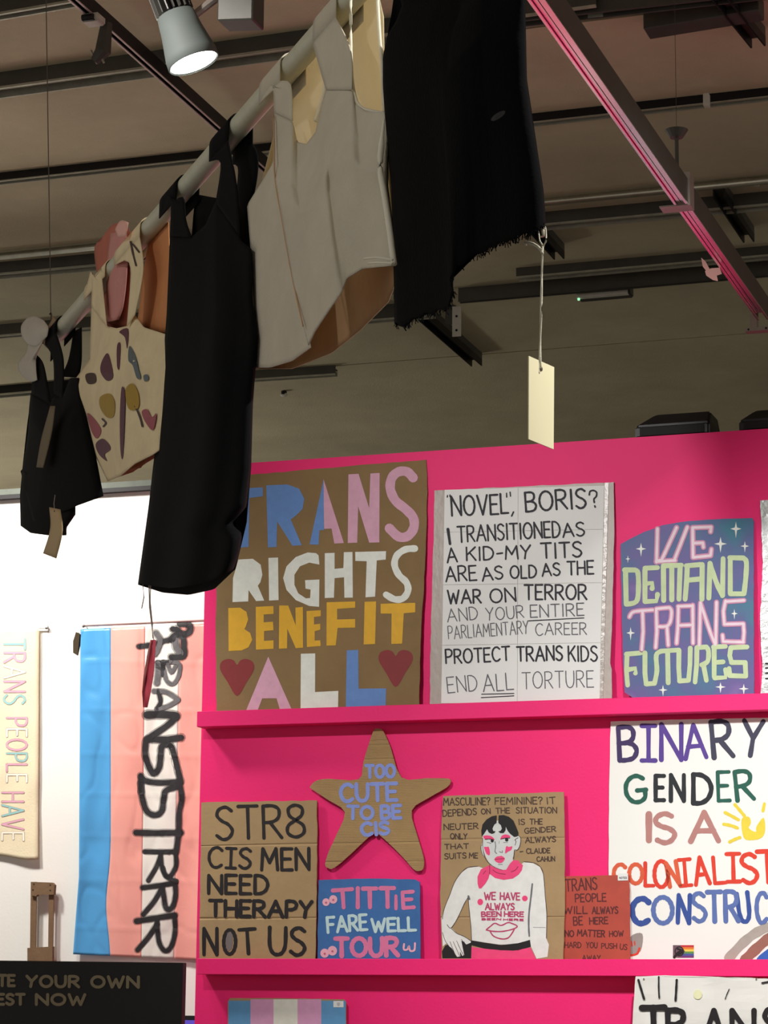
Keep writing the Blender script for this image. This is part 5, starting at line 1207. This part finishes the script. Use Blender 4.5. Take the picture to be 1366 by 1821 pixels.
bm = B(); tube(bm, [S_(x, y, TT + .004) for x, y in ((964, 390), (963, 405), (965, 420))], [.0025, .0045, .003], 8); obj('safety_pin', bm, mat('pin_pale', rgb(205, 200, 180), .35, .5), t, True)

# ---- painted beige leotard
SKN = mat('beige_leotard', rgb(240, 222, 180), .85, bump=.25, bscale=200, sheen=.1, spec=.2, var=.1, vscale=14)
PKC = mat('pink_cloth', rgb(214, 148, 140), .85, bump=.2, bscale=200, var=.1, vscale=12); ORC = mat('orange_cloth', rgb(214, 144, 92), .85, bump=.2, bscale=200, var=.12, vscale=10)
SALM = mat('salmon_cloth', rgb(190, 112, 92), .85, var=.1, vscale=12)
t = thing('painted_leotard', RB + rd * rail_s(230), 'beige leotard with painted flowers, pink and orange linings, behind the long black tank top', 'garment')
f1, b1_ = loop('shoulder_strap', 168, 205, SKN, t, .02, .02); f2, b2_ = loop('shoulder_strap', 222, 268, SKN, t, .02, .02)
cloth('front_strap', [(163, 500), (172, 420)] if 0 else [f1[0], f1[1]], [(163, 545), (190, 580)], [f1[0], (163, 480), (163, 545)], [f1[1], (180, 480), (190, 580)], lambda u, v: r_ + .003 * v, SKN, t, 8, 14)
cloth('front_strap', [f2[0], f2[1]], [(226, 580), (240, 560)], [f2[0], (232, 470), (226, 580)], [f2[1], (255, 480), (240, 560)], lambda u, v: r_ + .004 * v, SKN, t, 8, 14)
cloth('pink_lining', [(180, 425), (200, 400), (222, 395)], [(186, 570), (205, 578), (226, 580)], [(180, 425), (168, 445), (178, 520), (186, 570)], [(222, 395), (240, 440), (233, 520), (226, 580)], lambda u, v: -.005 - .01 * v, SALM, t, 12, 16, lab='salmon inside of the pink lining')
cloth('pink_panel', [(197, 415), (225, 410)], [(190, 573), (212, 568)], [(197, 415), (190, 480), (190, 573)], [(225, 410), (226, 480), (220, 540), (212, 568)], lambda u, v: .006 + .008 * math.sin(u * 3.14), PKC, t, 10, 16, lab='soft pink panel')
cloth('orange_lining', [(268, 415), (300, 395)], [(245, 572), (270, 588), (305, 592)], [(268, 415), (256, 480), (250, 530), (245, 572)], [(300, 395), (305, 592)], lambda u, v: -.012, ORC, t, 12, 16, lab='orange inside panel')
def tfL(u, v): return r_ * (1 - v) * .6 + side_round(u, .032) * min(1, v * 3 + .1) + .004 * math.sin(u * 14 + v * 3) * v
LT = [(163, 545), (190, 580), (208, 584), (226, 580), (240, 560), (256, 582), (300, 596)]
cloth('front_panel', LT, [(192, 856), (215, 846), (240, 825), (270, 810), (300, 790)], [(163, 545), (160, 640), (130, 680), (128, 700), (150, 740), (170, 810), (192, 856)], [(300, 596), (310, 690), (300, 790)], tfL, SKN, t, 40, 50, sm=False)
cloth('back_panel', [(163, 545), (200, 570), (250, 570), (305, 590)], [(192, 854), (235, 840), (262, 822), (300, 800)], [(163, 545), (160, 640), (128, 700), (170, 810), (192, 854)], [(305, 590), (312, 690), (300, 800)],
      lambda u, v: -r_ * (1 - v) * .6 - side_round(u, .032) * min(1, v * 3 + .1), SALM, t, 24, 30, sm=False)
pk_ = S_(218, 392); cloth('pink_bow', [(205, 408), (215, 392), (228, 396)], [(210, 422), (224, 420)], [(205, 408), (210, 422)], [(228, 396), (224, 420)], lambda u, v: r_ + .012, mat('pale_pink_cloth', rgb(240, 186, 172), .8), t, 6, 5, lab='pale pink folded tab on the pole')
from mathutils.bvhtree import BVHTree
lp = [o for o in t.children if o.name.startswith('front_panel')][0].data
lbvh = BVHTree.FromPolygons([v.co.copy() for v in lp.vertices], [tuple(p.vertices) for p in lp.polygons])
def paint(name, cols3, shapes, lab=None, off=.062):
    m_ = P_(name, *cols3)
    for j, (sx, pts) in enumerate(shapes):
        bm = B()
        def mpp(x, y, j=j):
            d_ = ray(x, y); h_ = lbvh.ray_cast(EYE, d_)[0]
            if h_ is None: h_ = S_(x, y, r_)
            return h_ - d_ * (.011 + j * .0003)
        if sx: fill(bm, smoothline(pts, 4, True), mpp)
        else: ribbon(bm, smoothline(pts, 4) if len(pts) > 2 else [Vector(p) for p in pts], 3.2, mpp, .1)
        for f in bm.faces:
            f.normal_update()
            if f.normal.dot(rn) < 0: f.normal_flip()
        o_ = obj('painted_motif', bm, m_, t)
        if lab: o_['label'] = lab
paint('cloth_plum', (98, 50, 70), [(1, [(190, 628), (196, 640), (201, 670), (190, 677), (179, 662), (180, 645)]), (1, [(212, 590), (228, 585), (226, 620), (222, 600)]), (1, [(208, 615), (214, 612), (212, 655), (208, 650)]), (1, [(216, 690), (222, 700), (221, 760), (218, 815), (214, 800), (213, 740)]), (1, [(170, 790), (182, 780), (194, 790), (196, 800), (186, 808), (190, 820), (176, 808)])], 'plum painted mark')
paint('cloth_ochre', (176, 142, 40), [(1, [(178, 706), (195, 700), (204, 715), (202, 740), (190, 742), (178, 725)]), (1, [(224, 690), (236, 682), (246, 700), (246, 725), (230, 728), (224, 710)])], 'ochre painted mark')
paint('cloth_slate_blue', (96, 110, 116), [(1, [(230, 615), (240, 630), (246, 655), (250, 672), (243, 672), (236, 650), (228, 640)]), (1, [(255, 668), (262, 666), (264, 675), (257, 678)])], 'slate blue painted mark')
paint('cloth_rose', (170, 84, 96), [(1, [(155, 735), (168, 745), (180, 765), (172, 780), (162, 765)]), (1, [(252, 732), (262, 728), (270, 742), (278, 735), (272, 765), (258, 750)])], 'rose painted mark')
paint('cloth_line', (70, 46, 40), [(0, [(160, 665), (166, 672), (160, 680)]), (0, [(240, 722), (248, 740), (253, 758)]), (0, [(232, 430), (236, 450), (242, 472)]), (0, [(236, 434), (247, 448)]), (0, [(182, 745), (188, 752), (184, 758)]), (1, [(152, 666), (168, 664), (170, 680), (156, 682)])], 'fine dark painted line')
cloth('crotch_tab', [(245, 810), (265, 800)], [(222, 838), (250, 832)], [(245, 810), (222, 838)], [(265, 800), (262, 815), (250, 832)], lambda u, v: -.01, mat('rust_cloth', rgb(160, 100, 64), .8), t, 6, 6, lab='rust coloured inside of the hem')

# ---- small black strappy top
t = thing('strappy_top', RB + rd * rail_s(115), 'small black top on thin straps at the far end of the pole', 'garment')
f1, b1_ = loop('strap', 60, 78, BLKC, t, .02, .02) if 0 else loop('strap', 74, 82, BLKC, t, .02, .02)
f2, b2_ = loop('strap', 98, 117, BLKC, t, .02, .02)
cloth('front_strap', f1, [(56, 700), (90, 715)], [f1[0], (60, 630), (56, 700)], [f1[1], (78, 650), (90, 715)], tfS, BLKC, t, 6, 12)
cloth('front_strap', f2, [(96, 700), (112, 710)], [f2[0], (95, 640), (96, 700)], [f2[1], (113, 640), (112, 710)], tfS, BLKC, t, 6, 12)
cloth('back_strap', [(131, 590), (145, 582)], [(108, 670), (140, 672)], [(131, 590), (122, 640), (108, 670)], [(145, 582), (145, 640), (140, 672)], lambda u, v: -r_, BLKC, t, 6, 10)
cloth('front_panel', [(55, 700), (90, 720), (96, 705), (112, 705), (125, 672), (140, 672)], [(37, 838), (60, 930), (90, 920), (135, 900), (184, 882)], [(55, 700), (50, 770), (40, 835), (37, 838)], [(140, 672), (155, 740), (168, 800), (184, 882)],
      lambda u, v: r_ * (1 - v) + side_round(u, .03) * min(1, v * 3 + .1), BLKC, t, 30, 30, sm=False)
cloth('lower_band', [(40, 838), (80, 850), (134, 880)], [(37, 935), (55, 948), (85, 952), (118, 952)], [(40, 838), (36, 880), (37, 935)], [(134, 880), (134, 915), (118, 938), (118, 952)], lambda u, v: .01 + side_round(u, .02), BLKC, t, 20, 20, sm=False)
cloth('back_panel', [(55, 700), (90, 690), (112, 680), (140, 672)], [(40, 925), (90, 915), (135, 895), (182, 880)], [(55, 700), (40, 835), (40, 925)], [(140, 672), (168, 800), (182, 880)], lambda u, v: -r_ * (1 - v) - side_round(u, .03) * min(1, v * 3 + .1), BLKC, t, 20, 24, sm=False)
TB1 = mat('tag_kraft', rgb(196, 170, 128), .7); TB2 = mat('ribbon_khaki', rgb(120, 108, 84), .7)
cloth('satin_ribbon', [(90, 722), (98, 722)], [(65, 831), (77, 832)], [(90, 722), (74, 780), (65, 831)], [(98, 722), (92, 770), (77, 832)], lambda u, v: .062, TB2, t, 4, 10, lab='khaki ribbon tab')
tg = thing('kraft_tag', S_(95, 990, .05), 'curled kraft paper tag hanging from the small black strappy top', 'tag')
cloth('card', [(88, 902), (107, 906)], [(77, 984), (100, 993)], [(88, 902), (90, 940), (77, 984)], [(107, 906), (111, 945), (100, 993)], lambda u, v: .066 + .008 * math.sin(v * 3), TB1, tg, 4, 12)
bm = B(); a_ = S_(97, 909, .0685); tube(bm, [a_, a_ + rn * .001], .0018, 10); obj('eyelet', bm, mat('hole_dark', rgb(70, 62, 50)), tg)
bm = B(); tube(bm, [S_(97, 909, .068), S_(96, 895, .066), S_(98, 880, .064)], .0008, 6); obj('thread', bm, TW, tg)

# ---- white cloth pouch at the end of the pole
t = thing('white_cloth', RB - rd * .02, 'white waisted piece of cloth hanging from the left tip of the pole', 'cloth')
WC = mat('white_gauze', rgb(206, 200, 186), .75, bump=.3, bscale=120, sheen=.2, var=.05, vscale=14)
cloth('upper_lobe', [(48, 566), (62, 562), (78, 570)], [(50, 612), (66, 616), (84, 598)], [(48, 566), (38, 580), (40, 600), (50, 612)], [(78, 570), (86, 582), (84, 598)], lambda u, v: RR + .012 + .012 * math.sin(u * 3.14) * math.sin(v * 3.14), WC, t, 12, 12)
cloth('lower_lobe', [(50, 612), (66, 616), (80, 600)], [(45, 673), (56, 679), (66, 676)], [(50, 612), (46, 628), (33, 645), (36, 662), (45, 673)], [(80, 600), (66, 630), (64, 650), (66, 676)], lambda u, v: RR + .012 + .010 * math.sin(u * 3.14) * math.sin(v * 3.14), WC, t, 12, 16)
bm = B(); tube(bm, [W_(-.01, 0, RB.z + .01), S_(66, 566, RR + .014)], .0012, 6); obj('thread', bm, TW, t)

# ---- pink ribbon scraps caught on the track
pr = onZ(1268, 478, ZC - 1.0)
t = thing('pink_ribbon', pr, 'small pale pink folded ribbon stuck to the lower part of the pink-lit track', 'ribbon')
prp = Plane(pr - Vector((0, .01, 0)), (.1, -1, -.15)); RBN = mat('pale_pink_ribbon', rgb(244, 186, 178), .5)
bm = B(); fill(bm, [(1247, 458), (1255, 465), (1262, 478), (1258, 484), (1250, 474)], prp.at(0)); obj('loop', bm, RBN, t, solid=.001)
bm = B(); fill(bm, [(1254, 482), (1265, 477), (1280, 476), (1284, 487), (1275, 490), (1277, 500), (1268, 498), (1256, 490)], prp.at(.004)); obj('tail', bm, RBN, t, solid=.001)
